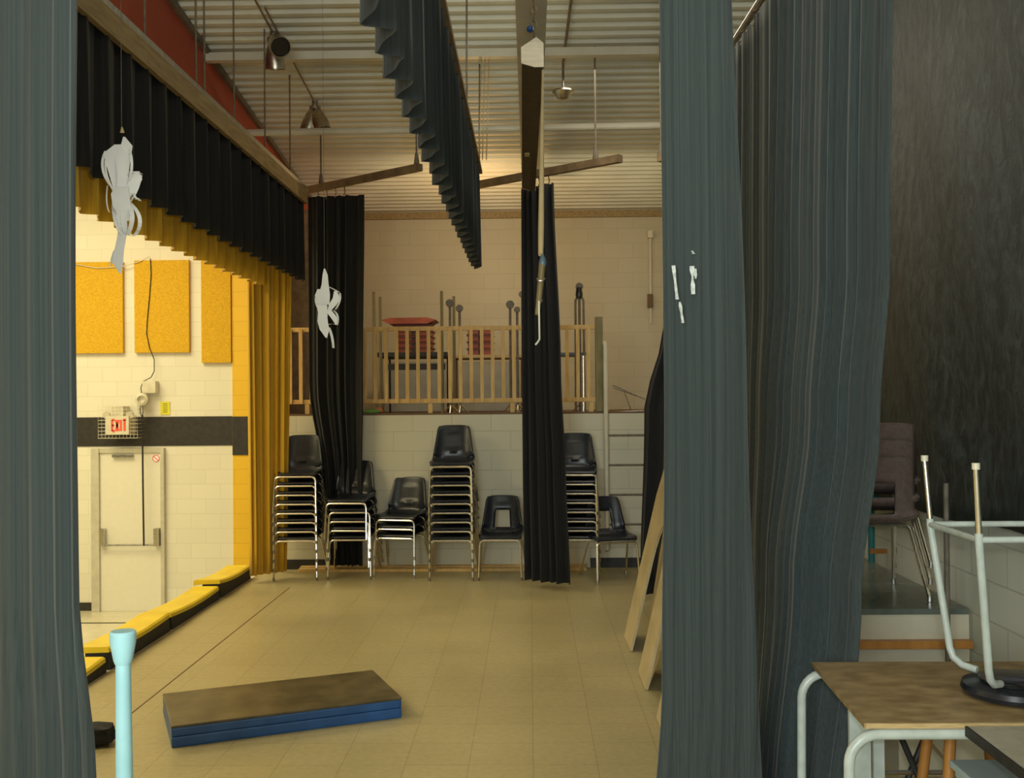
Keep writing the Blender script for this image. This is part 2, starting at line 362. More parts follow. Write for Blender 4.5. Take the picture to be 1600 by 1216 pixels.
# ------------------------------------------------------------------ gym wall things
for (x0, y0, x1, y1, lab) in ((95, 411, 195, 552, 'gold textured sound panel at left, partly behind the near drape'),
                              (212, 408, 298, 551, 'gold textured sound panel in the middle, with a cord hanging over it'),
                              (316, 404, 363, 567, 'tall gold textured sound panel touching the yellow painted column')):
    a = gy(x0, y0); b_ = gy(x1, y1)
    mb = MB().box(a.x, b_.x, WG - .06, WG - .001, b_.z, a.z, .006)
    tag(mb.build('sound_panel', 'gold_panel', origin=(a.x, WG, b_.z)), lab, 'wall panel', 'gold panels on the gym wall')
# exit sign
a, b_ = gy(178, 650), gy(214, 678)
es = thing('exit_sign', ((a.x + b_.x)/2, WG, b_.z), 'cream exit sign with red letters inside a wire cage above the gym door', 'exit sign')
cx0 = es.location.copy()
def rel(mb, o):
    bmesh.ops.translate(mb.bm, verts=mb.bm.verts[:], vec=-o.location); return mb
sy = WG - .28
rel(MB().box(a.x, b_.x, sy, WG - .015, b_.z, a.z, .006), es).build('sign_box', 'cream_plastic', es)
rel(MB().box(a.x + .06, b_.x - .09, sy + .04, WG - .02, a.z, a.z + .13, .006), es).build('battery_box', 'cream_plastic', es)
for sx in (a.x - .0, b_.x):
    mt = Matrix.Translation((sx, sy + .05, a.z + .02)) @ Matrix.Rotation(math.radians(110), 4, 'X')
    rel(MB().lathe([(.02, -.05), (.045, -.01), (.05, .03)], 14, mt), es).build('lamp_head', 'cream_plastic', es, True)
lx0, lx1, lz0, lz1 = gy(184.5, 0).x, gy(207, 0).x, gy(195, 672.5).z, gy(195, 655.5).z
lw = (lx1 - lx0) / 4
def lbar(mb, u0, v0, u1, v1, ox, t=.014):
    pa = Vector((ox + u0 * lw * .74, sy - .005, lz0 + v0 * (lz1 - lz0))); pb = Vector((ox + u1 * lw * .74, sy - .005, lz0 + v1 * (lz1 - lz0)))
    dv = (pb - pa).normalized(); nv = Vector((dv.z, 0, -dv.x)) * t
    mb.prism([pa - nv, pb - nv, pb + nv, pa + nv], (0, .006, 0))
for ch, sg in (('E', [(0, 0, 0, 1), (0, 1, 1, 1), (0, .5, .8, .5), (0, 0, 1, 0)]), ('X', [(0, 0, 1, 1), (0, 1, 1, 0)]), ('I', [(.5, 0, .5, 1)]), ('T', [(0, 1, 1, 1), (.5, 0, .5, 1)])):
    mb = MB(); ox = lx0 + 'EXIT'.index(ch) * lw
    for q in sg: lbar(mb, *q, ox)
    rel(mb, es).build('letter', 'exit_red', es)
mb = MB(); q0, q1 = gy(166, 684), gy(226, 634); yf = WG - .26
nx, nz_ = 11, 9
xs = [q0.x + (q1.x - q0.x) * i / nx for i in range(nx + 1)]; zs = [q0.z + (q1.z - q0.z) * i / nz_ for i in range(nz_ + 1)]
for x_ in xs: mb.tube([(x_, WG - .014, zs[-1]), (x_, yf, zs[-1]), (x_, yf, zs[0]), (x_, WG - .014, zs[0])], .0025, 5)
for z_ in zs: mb.tube([(xs[0], WG - .014, z_), (xs[0], yf, z_), (xs[-1], yf, z_), (xs[-1], WG - .014, z_)], .0025, 5)
rel(mb, es).build('wire_cage', 'cream_plastic', es)
# reel with cord
a = gy(222, 598); b_ = gy(249, 618); c = gy(231, 624)
rl = thing('cord_reel', (c.x, WG, c.z), 'cream wall box with round reel and pull cord right of the exit sign', 'cord reel')
rel(MB().box(gy(224, 0).x, b_.x, WG - .14, WG - .001, gy(0, 617).z, a.z + .02, .03), rl).build('housing', 'cream_plastic', rl, True)
mt = Matrix.Translation((c.x, WG - .24, c.z)) @ Matrix.Rotation(PI/2, 4, 'X') @ Matrix.Rotation(0.3, 4, 'Y')
rel(MB().lathe([(.075, -.2), (.085, -.17), (.085, 0), (.05, .015), (.045, -.02), (.01, -.03)], 22, mt), rl).build('drum', 'cream_plastic', rl, True)
mb = MB(); e1, e2 = gy(229, 634), gy(231, 648)
lp = [Vector((e1.x + .02 * math.cos(t) + (e2.x - e1.x)/2, WG - .2, (e1.z + e2.z)/2 + .07 * math.sin(t))) for t in [2*PI*i/14 for i in range(15)]]
mb.tube(lp, .008, 6); rel(mb, rl).build('hook', 'steel', rl)
mb = MB(); mb.tube([(e2.x, WG - .2, e2.z), (gy(232, 750).x, WG - .2, gy(232, 750).z), (gy(233, 850).x, WG - .19, gy(233, 850).z)], .012, 6)
rel(mb, rl).build('pull_cord', 'rubber', rl)
pts = [W(*q, WG - .07) for q in ((235, 404), (236, 430), (233, 470), (230, 500), (229, 522), (234, 545), (241, 562), (241, 580), (236, 590), (224, 596), (220, 606), (222, 620), (226, 632))]
tag(MB().tube(pts, .006, 6).build('cable', 'rubber', origin=pts[-1]), 'thin dark cable dropping over the middle gold panel to the reel', 'cable')
pts = [W(*q, WG - .075) for q in ((96, 409), (150, 419), (190, 417), (215, 410), (234, 401))]
tag(MB().tube(pts, .006, 6).build('cable', 'cream_plastic', origin=pts[0]), 'thin cream cable sagging along the top of the gold panels', 'cable')
a, b_ = gy(251, 628), gy(266, 648)
nt_ = MB().box(a.x, b_.x, WG - .012, WG - .001, b_.z, a.z).build('notice', 'note_yellow', origin=(a.x, WG, b_.z))
tag(nt_, 'small yellow notice on the gym wall right of the reel', 'notice')
mb = MB()
for i in range(5): mb.box(.035, b_.x - a.x - .035, -.016, -.0125, .03 + .028 * i, .042 + .028 * i)
mb.build('print_lines', 'note_ink', nt_)

# ------------------------------------------------------------------ stage edge pads
seg = [(2.6, 4.9), (4.95, 6.55), (6.6, 7.72), (7.75, 8.95), (8.98, 9.95)]
hts = [(.05, .05), (.075, .10), (.15, .135), (.13, .11), (.16, .13)]
labs = ['nearest yellow edge pad on the stage lip, beside the slate drape', 'yellow edge pad second nearest on the stage lip, lying flatter',
        'yellow edge pad on the stage lip level with the gym door', 'long sagging yellow edge pad on the stage lip, one before the far end', 'farthest yellow edge pad on the stage lip, touching the gold drape']
for (y0, y1), (h0, h1), lb in zip(seg, hts, labs):
    t = thing('edge_pad', (XL - .08, y0, 0), lb, 'edge pad', 'yellow pads on the stage edge')
    N = 8; mb = MB(); bm = mb.bm; prev = None
    for i in range(N + 1):
        f = i / N; yy = (y1 - y0) * f; h = h0 + (h1 - h0) * f - .02 * math.sin(PI * f)
        prof = [(-.17, .0 if False else h - .05), (-.165, h - .008), (-.15, h), (.05, h), (.065, h - .01), (.068, h - .035), (-.1, h - .04)]
        ring = [bm.verts.new((x_, yy, z_)) for x_, z_ in prof]
        if prev:
            for k in range(len(ring)): bm.faces.new((prev[k], prev[(k+1) % len(ring)], ring[(k+1) % len(ring)], ring[k]))
        else: bm.faces.new(ring)
        prev = ring
    bm.faces.new(prev[::-1]); mb.build('cover', 'yellow_pad', t)
    mb = MB(); bm = mb.bm; prev = None
    for i in range(N + 1):
        f = i / N; yy = .005 + (y1 - y0 - .01) * f; h = h0 + (h1 - h0) * f - .02 * math.sin(PI * f) - .037
        ring = [bm.verts.new((x_, yy, z_)) for x_, z_ in ((-.09, .001), (-.09, h), (.064, h), (.075, .001))]
        if prev:
            for k in range(4): bm.faces.new((prev[k], prev[(k+1) % 4], ring[(k+1) % 4], ring[k]))
        else: bm.faces.new(ring)
        prev = ring
    bm.faces.new(prev[::-1]); mb.build('base', 'rubber', t)

# ------------------------------------------------------------------ drapes
def path_pts(path, n):
    path = [Vector((p[0], p[1])) for p in path]
    L = [0]
    for a, b_ in zip(path, path[1:]): L.append(L[-1] + (b_ - a).length)
    out = []
    for i in range(n + 1):
        s = L[-1] * i / n; k = 0
        while k < len(L) - 2 and L[k+1] < s: k += 1
        f = (s - L[k]) / max(L[k+1] - L[k], 1e-6); out.append(path[k].lerp(path[k+1], min(f, 1)))
    return out, L[-1]
def drape_mesh(levels, pitch, amp, seed=0, rows=18, square=0.0, sub=10, jag=0.0, ztops=None):
    rnd = random.Random(seed)
    Lmax = max(path_pts(p_, 4)[1] for _, p_ in levels)
    n = max(12, int(Lmax / pitch * sub))
    ph = [rnd.uniform(0, 6.28) for _ in range(4)]
    mb = MB(); bm = mb.bm; grid = []
    lv = [(z, path_pts(p_, n)[0]) for z, p_ in levels]
    z0, z1 = lv[0][0], lv[-1][0]
    def f(u, vv):
        a = 2 * PI * u * Lmax / pitch
        a += (1.4 * math.sin(u * Lmax / pitch * 1.31 + ph[0]) + .5 * math.sin(u * Lmax / pitch * 3.1 + ph[1])) * (1 - min(square, 1) * .8)
        s = math.sin(a)
        if square:
            fr = (u * Lmax / pitch + .06 * math.sin(u * Lmax * 2.1 + ph[0])) % 1
            s = (-1 + 2 * fr / .86) if fr < .86 else (1 - 2 * (fr - .86) / .14)
            return s + .10 * math.sin(u * Lmax / pitch * 9 + ph[1])
        s2 = .28 * math.sin(a * 2.37 + ph[2] + vv * .8)
        return s * (.75 + .25 * math.sin(u * 17 + ph[3])) + s2 * (1 - square * .6)
    for r_ in range(rows + 1):
        v_ = r_ / rows; z = z0 + (z1 - z0) * v_
        k = 0
        while k < len(lv) - 2 and (z - lv[k+1][0]) * (z1 - z0) > 0: k += 1
        ff = (z - lv[k][0]) / (lv[k+1][0] - lv[k][0])
        ff = ff * ff * (3 - 2 * ff) if len(lv) > 2 else ff
        P = [a.lerp(b_, ff) for a, b_ in zip(lv[k][1], lv[k+1][1])]
        row = []
        for i in range(n + 1):
            t = (P[min(i+1, n)] - P[max(i-1, 0)]); t = t.normalized() if t.length > 1e-6 else Vector((1, 0))
            nv = Vector((-t.y, t.x)); am = amp * (.8 + .35 * v_)
            q = P[i] + nv * am * f(i / n, v_)
            zz = z
            if jag and r_ == rows: zz += jag * math.sin(i * .9 + ph[1])
            if jag and r_ == 0: zz += jag * 1.2 * abs(math.sin(PI * i / n * Lmax / pitch * .5))
            row.append(bm.verts.new((q.x, q.y, zz)))
        grid.append(row)
    for a, b_ in zip(grid, grid[1:]):
        for i in range(n): bm.faces.new((a[i], a[i+1], b_[i+1], b_[i]))
    return mb
def drape(name, mat, levels, pitch, amp, label, cat='curtain', seed=0, thick=0.006, parent=None, group=None, **kw):
    mb = drape_mesh(levels, pitch, amp, seed, **kw)
    p0 = levels[-1][1][0]
    o = mb.build(name, mat, parent, True, origin=(p0[0], p0[1], levels[-1][0]))
    s = o.modifiers.new('thickness', 'SOLIDIFY'); s.thickness = thick; s.offset = 0
    if parent is None: tag(o, label, cat, group)
    return o
ZT = CAM_H + 2.0
# front black valance and gold one behind it
drape('valance', 'drape', [(ZT - .02, [(-2.2, 1.2), (-2.2, 10.02)]), (CAM_H + 1.145, [(-2.2, 1.2), (-2.2, 10.02)])], .27, .040,
      'long black pleated valance hanging from the board track over the stage front', 'valance', seed=3, rows=5, square=.75, sub=16)
drape('valance', 'gold_drape', [(ZT, [(-2.56, 1.2), (-2.56, 9.8)]), (CAM_H + 1.085, [(-2.56, 1.2), (-2.56, 9.8)])], .25, .042,
      'long gold pleated valance behind the black one, facing the gym', 'valance', seed=5, rows=5, square=.75, sub=16)
# middle valance
xm = -.47
drape('valance', 'drape_teal', [(ZT + .05, [(xm - .0, 1.6), (xm, 9.35)]), (CAM_H + 1.17, [(xm, 1.6), (xm, 9.35)])], .27, .045,
      'dark slate pleated valance hanging down the middle of the stage ceiling', 'valance', seed=8, rows=5, square=.75, sub=16)
# gold leg drape at the proscenium end
drape('leg_drape', 'gold_drape', [(ZT - .02, [(-2.66, 9.62), (-2.60, 9.72), (-2.42, 9.86), (-2.30, 9.95)]), (.07, [(-2.66, 9.68), (-2.58, 9.78), (-2.46, 9.88), (-2.40, 9.97)])], .085, .035,
      'gathered gold drape hanging floor to ceiling at the stage corner', 'curtain', seed=2, rows=12)
# far black legs
def zr(px0, px1, d0, d1, n=6, dep=.05):
    return None
drape('leg_drape', 'drape', [(ZT + .05, [(-2.24, 10.36), (-1.65, 10.30)]), (1.9, [(-2.24, 10.35), (-1.68, 10.31)]), (.85, [(-2.10, 10.34), (-1.70, 10.32)]), (.06, [(-2.03, 10.34), (-1.70, 10.32)])], .12, .045,
      'narrow black drape behind the left chair stacks, a paper streamer hanging before it', 'curtain', seed=11, rows=20, sub=12)
drape('leg_drape', 'drape', [(ZT - .08, [(-.055, 9.45), (.235, 9.2)]), (2.0, [(-.06, 9.42), (.29, 9.2)]), (1.0, [(-.06, 9.4), (.33, 9.2)]), (.07, [(-.05, 9.4), (.36, 9.18)])], .10, .05,
      'narrow black drape hanging in the middle behind the hanging pole', 'curtain', seed=12, rows=20, sub=12)
drape('leg_drape', 'drape', [(ZT - .05, [(1.15, 8.75), (1.75, 8.3)]), (2.35, [(1.13, 8.75), (1.75, 8.3)]), (1.6, [(.96, 8.75), (1.7, 8.3)]), (.06, [(.91, 8.8), (1.6, 8.3)])], .12, .05,
      'black drape behind the plywood arches, mostly hidden by the slate drapes', 'curtain', seed=13, rows=16, sub=12)
# near slate drapes
A = lambda px, d: ((px - 828) / 1600 * d)
d1_ = 3.8
c1 = drape('leg_drape', 'slate', [(CAM_H + 2.0, [(A(1036, d1_), d1_), (A(1138, d1_), d1_ - .05), (.84, 4.5)]), (CAM_H, [(A(1038, d1_), d1_), (A(1158, d1_), d1_ - .05), (.88, 4.5)]),
      (.7, [(A(1030, d1_), d1_), (A(1171, d1_), d1_ - .05), (.9, 4.5)]), (.03, [(A(1012, d1_), d1_), (A(1178, d1_), d1_ - .05), (.9, 4.5)])], .060, .0075,
      'pale slate drape with shiny tape patches, right of the open stage', 'curtain', seed=21, rows=30, sub=14)
drape('leg_drape', 'slate', [(CAM_H + 2.0, [(1.2, 6.0), (1.22, 5.2), (1.425, 4.0)]), (CAM_H + .55, [(1.16, 5.9), (1.2, 5.0), (1.395, 4.0)]), (CAM_H - .1, [(1.14, 5.8), (1.15, 4.9), (1.34, 3.98)]),
      (.95, [(1.1, 5.6), (1.08, 4.6), (1.24, 3.92)]), (.03, [(1.05, 5.4), (.98, 4.4), (1.10, 3.8)])], .11, .016,
      'wide dark slate drape between the tape-patched drape and the black plastic sheet', 'curtain', seed=22, rows=30, sub=16)
d3 = 3.0
drape('leg_drape', 'slate', [(CAM_H + 1.9, [(-2.3, 3.3), (A(118, d3), d3), (A(112, 3.3) - .03, 3.3)]), (CAM_H + .25, [(-2.3, 3.3), (A(108, d3), d3), (A(100, 3.3) - .03, 3.3)]), (1.2, [(-2.3, 3.3), (A(110, d3), d3), (A(102, 3.3) - .03, 3.3)]),
      (.62, [(-2.3, 3.2), (A(135, d3), d3), (A(128, 3.3), 3.3)]), (.03, [(-2.3, 3.2), (A(165, d3), d3), (A(158, 3.3), 3.3)])], .10, .011,
      'slate drape filling the left edge of the view, nearest to the camera', 'curtain', seed=23, rows=26, sub=12)
# tape patches on the first slate drape
yt = d1_ - .055
for k_, (q0, q1, w_) in enumerate((((1052, 415), (1058, 468), 3.0), ((1062, 472), (1067, 505), 2.6), ((1081, 416), (1083, 460), 3.6), ((1086, 420), (1087, 436), 3), ((1081, 392), (1084, 397), 3))):
    p0, p1 = W(*q0, yt), W(*q1, yt); ww = w_ / 1600 * yt
    mb = MB(); N = 6; prev = None
    rr = random.Random(k_)
    for i in range(N + 1):
        p = p0.lerp(p1, i / N); e = ww * (.35 + .65 * rr.random())
        r_ = [mb.bm.verts.new(p + Vector((-e, 0, 0))), mb.bm.verts.new(p + Vector((e, -.006, 0))), mb.bm.verts.new(p + Vector((e, -.003, 0))), mb.bm.verts.new(p + Vector((-e, .003, 0)))]
        if prev:
            for k in range(4): mb.bm.faces.new((prev[k], prev[(k+1) % 4], r_[(k+1) % 4], r_[k]))
        else: mb.bm.faces.new(r_)
        prev = r_
    mb.bm.faces.new(prev[::-1])
    bmesh.ops.translate(mb.bm, verts=mb.bm.verts[:], vec=-c1.location)
    o = mb.build('tape_patch', 'tape', c1); o['label'] = 'shiny clear tape strip'
# black plastic sheet covering the right wall
mb = MB(); bm = mb.bm; NY, NZ = 60, 40; g = []
for i in range(NY + 1):
    row = []
    for j in range(NZ + 1):
        y_ = 1.0 + 8.0 * i / NY; zb = 1.085 + .02 * math.sin(y_ * 3)
        z_ = zb + (cz(y_) - .06 - zb) * j / NZ
        x_ = XR - .06 + .022 * math.sin(y_ * 2.3 + z_ * 1.7) + .012 * math.sin(y_ * 6.1 - z_ * 3.1)
        row.append(bm.verts.new((x_, y_, z_)))
    g.append(row)
for a, b_ in zip(g, g[1:]):
    for j in range(NZ): bm.faces.new((a[j], a[j+1], b_[j+1], b_[j]))
o = mb.build('plastic_sheet', 'sheet', None, True, origin=(XR - .06, 1, 1.085)); s = o.modifiers.new('thickness', 'SOLIDIFY'); s.thickness = .008
tag(o, 'scuffed black plastic sheet covering the upper right wall', 'wall covering')
# bundle of cloth at the foot of the left drape
p = G(155, 1163)
mb = MB(); bm = mb.bm
bmesh.ops.create_icosphere(bm, subdivisions=3, radius=1)
for v_ in bm.verts:
    c_ = v_.co; n_ = 1 + .14 * math.sin(c_.x * 5 + 1) * math.cos(c_.y * 6) + .1 * math.sin(c_.z * 9 + c_.x * 4)
    v_.co = Vector((c_.x * .22 * n_, c_.y * .10 * n_, max(0, .045 + c_.z * .055 * n_ * (1 + .4 * c_.x))))
tag(mb.build('cloth_bundle', 'drape', None, True, origin=None), 'small dark cloth bundle on the floor at the foot of the left drape', 'cloth').location = (p.x - .14, p.y, .001)

# ------------------------------------------------------------------ tracks, arms, rods
t = thing('curtain_track', (-2.2, 1.2, ZT), 'wooden board and steel track along the stage front, above the black valance', 'curtain track')
rel(MB().box(-2.18, -2.145, 1.2, 9.9, ZT - .11, ZT + .02), t).build('board', 'board', t)
rel(MB().box(-2.23, -2.15, 1.2, 9.95, ZT + .021, ZT + .06), t).build('steel_rail', 'steel', t)
for px in (227, 307, 320, 366, 414, 453):
    q = WX(px, 200, -2.2); rel(MB().tube([(-2.2, q.y, ZT + .055), (-2.2, q.y, cz(q.y) + .01)], .007, 6), t).build('hanger_rod', 'rod', t)
t = thing('curtain_track', (xm, 1.6, ZT + .05), 'thin track above the middle slate valance with hanger rods', 'curtain track')
rel(MB().box(xm + .0, xm + .05, 1.6, 9.4, ZT + .051, ZT + .085), t).build('rail', 'board', t)
for yy in (4.2, 7.4, 9.25):
    rel(MB().tube([(xm + .03, yy, ZT + .08), (xm + .04, yy, cz(yy) + .01)], .008, 6), t).build('hanger_rod', 'rod', t)
for dx in (-.03, .0, .035):
    rel(MB().tube([(xm + .07 + dx, 9.0, ZT + .09), (xm + .10 + dx, 9.02, cz(9) - .02)], .005, 6), t).build('pull_rope', 'pole_wood', t)
def arm(pa, pb, rods, lab, hooks):
    pa, pb = Vector(pa), Vector(pb)
    t = thing('swivel_arm', pa, lab, 'curtain arm', 'swivel arms carrying the far drapes')
    dv = (pb - pa).normalized(); nv = Vector((-dv.y, dv.x, 0)) * .03
    rel(MB().prism([pa - nv, pb - nv, pb + nv, pa + nv], (0, 0, .065)), t).build('channel', 'rust', t)
    for f in rods:
        p = pa.lerp(pb, f)
        rel(MB().tube([p + Vector((0, 0, .06)), Vector((p.x, p.y, cz(p.y) + .01))], .009, 6), t).build('hanger_rod', 'rod', t)
        rel(MB().tube([p + Vector((0, 0, .05)), p + Vector((0, 0, .17))], [.03, .014], 8), t).build('clamp', 'rod', t)
    for f in hooks:
        p = pa.lerp(pb, f)
        rel(MB().tube([p, p + Vector((.01, 0, -.05)), p + Vector((-.005, 0, -.10))], .005, 5), t).build('hook', 'steel', t)
pa = W(477, 297, 10.45); pb = W(657, 264, 9.45); pa.z = pb.z = ZT + .10
arm(pa, pb, (.15, .97), 'brown swivel arm above the left far black drape', (.12, .2, .28, .36))
pa = W(747, 293, 9.79); pb = W(970, 258, 8.77); pa.z = pb.z = ZT
arm(pa, pb, (.84,), 'brown swivel arm above the middle far black drape', (.38, .45, .52))
pa = Vector((1.12, 8.78, ZT)); pb = Vector((2.2, 8.0, ZT))
arm(pa, pb, (.02,), 'brown swivel arm above the right far black drape, behind the slate drape', (.05, .15))
t = thing('curtain_track', (1.2, 6.1, ZT), 'curved track carrying the wide dark slate drape', 'curtain track')
rel(MB().tube([(1.2, 6.15, ZT + .05), (1.22, 5.2, ZT + .05), (1.42, 4.0, ZT + .05)], .02, 8), t).build('rail', 'steel', t)
for f in range(7):
    y_ = 6.05 - f * .3; x_ = 1.2 if y_ > 5.2 else 1.22 + (5.2 - y_) * .17
    rel(MB().tube([(x_, y_, ZT + .04), (x_ + .015, y_, ZT + .0), (x_, y_, ZT - .04)], .006, 5), t).build('hook', 'chrome', t)

# strip light with end plate and chain
t = thing('strip_light', (A(832, 5.3), 5.3, CAM_H + 1.7), 'long dark narrow strip light hung lengthwise under the ceiling duct', 'strip light')
n0, n1 = W(832, 107, 5.3), W(826, 298, 8.5)
zb = (n0.z + n1.z) / 2; zb = n0.z
xc = n0.x
mb = MB(); e = .055
def sect(x_, y_, z_): return [Vector((x_ - e, y_, z_ + .02)), Vector((x_ + .01, y_, z_)), Vector((x_ + e, y_, z_)), Vector((x_ + e, y_, z_ + .12)), Vector((x_ + .02, y_, z_ + .15)), Vector((x_ - e, y_, z_ + .10))]
s0, s1 = sect(n0.x, 5.3, n0.z), sect(n1.x, 8.5, n1.z)
A0 = [mb.bm.verts.new(v_) for v_ in s0]; B0 = [mb.bm.verts.new(v_) for v_ in s1]
mb.bm.faces.new(A0[::-1]); mb.bm.faces.new(B0)
for k in range(6): mb.bm.faces.new((A0[k], A0[(k+1) % 6], B0[(k+1) % 6], B0[k]))
rel(mb, t).build('housing', 'housing', t)
pl = [Vector((p.x + (p.x - n0.x) * .06, 5.29, n0.z + (p.z - n0.z) * 1.04)) for p in s0]
rel(MB().prism(pl, (0, -.012, 0)), t).build('end_plate', 'alu', t)
pl = [Vector((p.x + (p.x - n1.x) * .06, 8.50, p.z)) for p in s1]
rel(MB().prism(pl, (0, .012, 0)), t).build('end_plate', 'alu', t)
lk = W(824, 222, 7.2); rel(MB().box(lk.x - .02, lk.x + .015, 7.18, 7.26, n0.z - .004 + (n1.z-n0.z)*.6, n0.z + .005+ (n1.z-n0.z)*.6), t).build('rating_label', 'pole_wood', t)
top_z = CAM_H + 2.405
for yy, xx, zz in ((5.45, n0.x + .01, n0.z + .14), (8.3, n1.x + .01, n1.z + .14)):
    mb = MB(); nlk = 14
    for i in range(nlk):
        z_ = zz + (top_z - zz) * (i + .5) / nlk; hl = (top_z - zz) / nlk * .62
        ring = []
        for q in range(9):
            an = 2 * PI * q / 8; u = .013 * math.cos(an); ring.append(Vector((xx + (u if i % 2 else 0), yy + (0 if i % 2 else u), z_ + hl * math.sin(an))))
        mb.tube(ring, .0045, 5)
    rel(mb, t).build('hanging_chain', 'rust', t)
bb = W(828, 43, 5.4); rel(MB().lathe([(.004, -.02), (.018, -.008), (.018, .008), (.004, .02)], 10, Matrix.Translation((n0.x - .01, 5.42, bb.z))), t).build('blue_tag', 'mat_blue', t)['label'] = 'small blue bead'

# hanging pole with hook, leaning away down from the strip light end
hp = thing('hook_pole', W(847, 112, 5.28), 'tan pole with dark grip and long wire hook, hanging beside the strip light', 'hook pole')
P0, P1 = W(848, 110, 5.26), W(845, 405, 4.6)
rel(MB().tube([P0, P0.lerp(P1, .4), P0.lerp(P1, .85), P1 + (P0-P1)*.02], [.006, .010, .014, .012], 10), hp).build('shaft', 'pole_wood', hp, True)
mt = Matrix.Translation(W(848, 409, 4.58))
rel(MB().lathe([(.004, .035), (.014, .012), (.018, -.004), (.014, -.02)], 14, mt), hp).build('ferrule', 'bluegrey', hp, True)
rel(MB().tube([W(847, 414, 4.58), W(845, 440, 4.57), W(842, 470, 4.56), W(839, 492, 4.55)], [.016, .015, .013, .010], 10), hp).build('grip', 'olive', hp, True)
for (qx, qy, r_) in ((845, 434, .018), (842.5, 468, .014)):
    c_ = W(qx, qy, 4.56); ring = [c_ + Vector((r_ * math.cos(a_), -.006 + .012*math.sin(a_), .012 * math.sin(a_) - .004)) for a_ in [PI + PI * i / 10 for i in range(11)]]
    rel(MB().tube(ring, .0035, 6), hp).build('clip_ring', 'chrome', hp)
rel(MB().tube([W(842, 470, 4.54), W(842.5, 500, 4.54), W(843, 530, 4.54), W(840, 535, 4.54), W(836.5, 539, 4.54)], .0045, 6), hp).build('wire_hook', 'cream_plastic', hp)

# ------------------------------------------------------------------ ceiling lights
def spot(px, py, d, dirs, lab):
    base = W(px, py, d); base.z = cz(d)
    t = thing('twin_spotlight', base, lab, 'spotlight', 'twin bell-shaped ceiling spotlights')
    MB().lathe([(.050, -.085), (.055, -.08), (.055, -.055), (.030, -.05), (.030, .0)], 16).build('mounting_box', 'steel', t, True)
    for (dx, dy, dz) in dirs:
        dv = Vector((dx, dy, dz)).normalized(); q = dv.to_track_quat('Z', 'Y').to_matrix().to_4x4()
        mt = Matrix.Translation(Vector((dv.x * .02, dv.y * .02, -.07))) @ q
        cn = MB().lathe([(.022, .0), (.042, .02), (.068, .085), (.083, .16), (.086, .235), (.080, .235), (.070, .16), (.03, .15)], 22, mt).build('bell_shade', 'alu', t, True)
        MB().lathe([(.076, .215), (.075, .217)], 20, mt).build('lens', 'lens', t)
    y2 = d - 2.0
    MB().tube([(0, 0, -.02), (.0, -1.9, cz(y2 + .1) - cz(d) - .02)], .009, 6).build('conduit', 'rust', t)
    return t
spot(427, 38, 8.55, [(.0, .25, -1), (.42, -.75, -.55)], 'twin aluminium spotlight nearer the camera, one shade facing out')
spot(492, 152, 10.0, [(-.30, .1, -1), (.32, -.1, -1)], 'twin aluminium spotlight farther away, both shades pointing down')
q = W(880, 140, 9.2); q.z = cz(9.2)
t = thing('dome_fitting', q, 'small single dome light fitting on a thin stem, right of the strip light', 'ceiling light')
hq = W(881, 147, 9.2).z - q.z
MB().lathe([(.03, hq + .05), (.10, hq + .03), (.10, hq + .015), (.05, hq - .04), (.015, hq - .05)], 18).build('dome', 'alu', t, True)
MB().tube([(0, 0, hq + .05), (.0, -.02, -.0)], .011, 8).build('stem', 'steel', t)
MB().tube([(-.02, 0, hq + .04), (-.15, 0, hq + .03), (-.30, .03, hq + .08)], .004, 6).build('wire', 'steel', t)
MB().tube([(0, -.02, -.03), (.06, -2.5, cz(6.7) - cz(9.2) - .03)], .012, 6).build('conduit', 'rust', t)

# ------------------------------------------------------------------ paper streamers
def ribbon(mb, pts, width, tw=0.0, th=.0012, side=Vector((1, 0, 0))):
    n = len(pts); prev = None
    for i in range(n):
        a = tw * i / (n - 1); ww = width[i] if isinstance(width, list) else width
        sv = (Matrix.Rotation(a, 3, 'Z') @ side) * ww / 2; nv = (Matrix.Rotation(a + PI/2, 3, 'Z') @ side) * th
        r_ = [mb.bm.verts.new(Vector(pts[i]) + x_) for x_ in (-sv - nv, sv - nv, sv + nv, -sv + nv)]
        if prev:
            for k in range(4): mb.bm.faces.new((prev[k], prev[(k+1) % 4], r_[(k+1) % 4], r_[k]))
        else: mb.bm.faces.new(r_)
        prev = r_
    mb.bm.faces.new(prev[::-1])
def bez(a, b_, c, n=8): return [Vector(a).lerp(Vector(b_), i / n).lerp(Vector(b_).lerp(Vector(c), i / n), i / n) for i in range(n + 1)]
def streamer(d, ox, oy, body, loops, string_top, lab, clip=None):
    base = W(ox, oy, d)
    t = thing('paper_streamer', base, lab, 'paper decoration')
    def q(px, py, dy=0): 
        p = W(px, py, d + dy); return p - base
    for pts, wid in body:
        P = [q(x_, y_, dy) for x_, y_, dy in pts]
        # smooth
        S = []
        for i in range(len(P) - 1):
            for k in range(3): S.append(P[i].lerp(P[i+1], k / 3))
        S.append(P[-1]); wl = []
        for i in range(len(S)):
            f = i / 3; k = min(int(f), len(wid) - 2); wl.append((wid[k] + (wid[k+1] - wid[k]) * (f - k)) / 1600 * d)
        mb = MB(); ribbon(mb, S, wl, .5, .002); mb.build('paper_fold', 'paper', t, True)
    for a, b_, c, w_ in loops:
        mb = MB(); ribbon(mb, bez(q(*a, .02), q(*b_, -.05), q(*c, .0)), w_ / 1600 * d, .9, .001); mb.build('paper_strip', 'paper', t)
    if clip: MB().tube([q(*clip), q(clip[0] - .5, clip[1] - 9)], [.008, .002], 8).build('clip', 'pole_wood', t)
    s0_ = q(*string_top)
    MB().tube([s0_, Vector((s0_.x, s0_.y, cz(d) - base.z))], .0012, 5).build('string', 'rod', t)
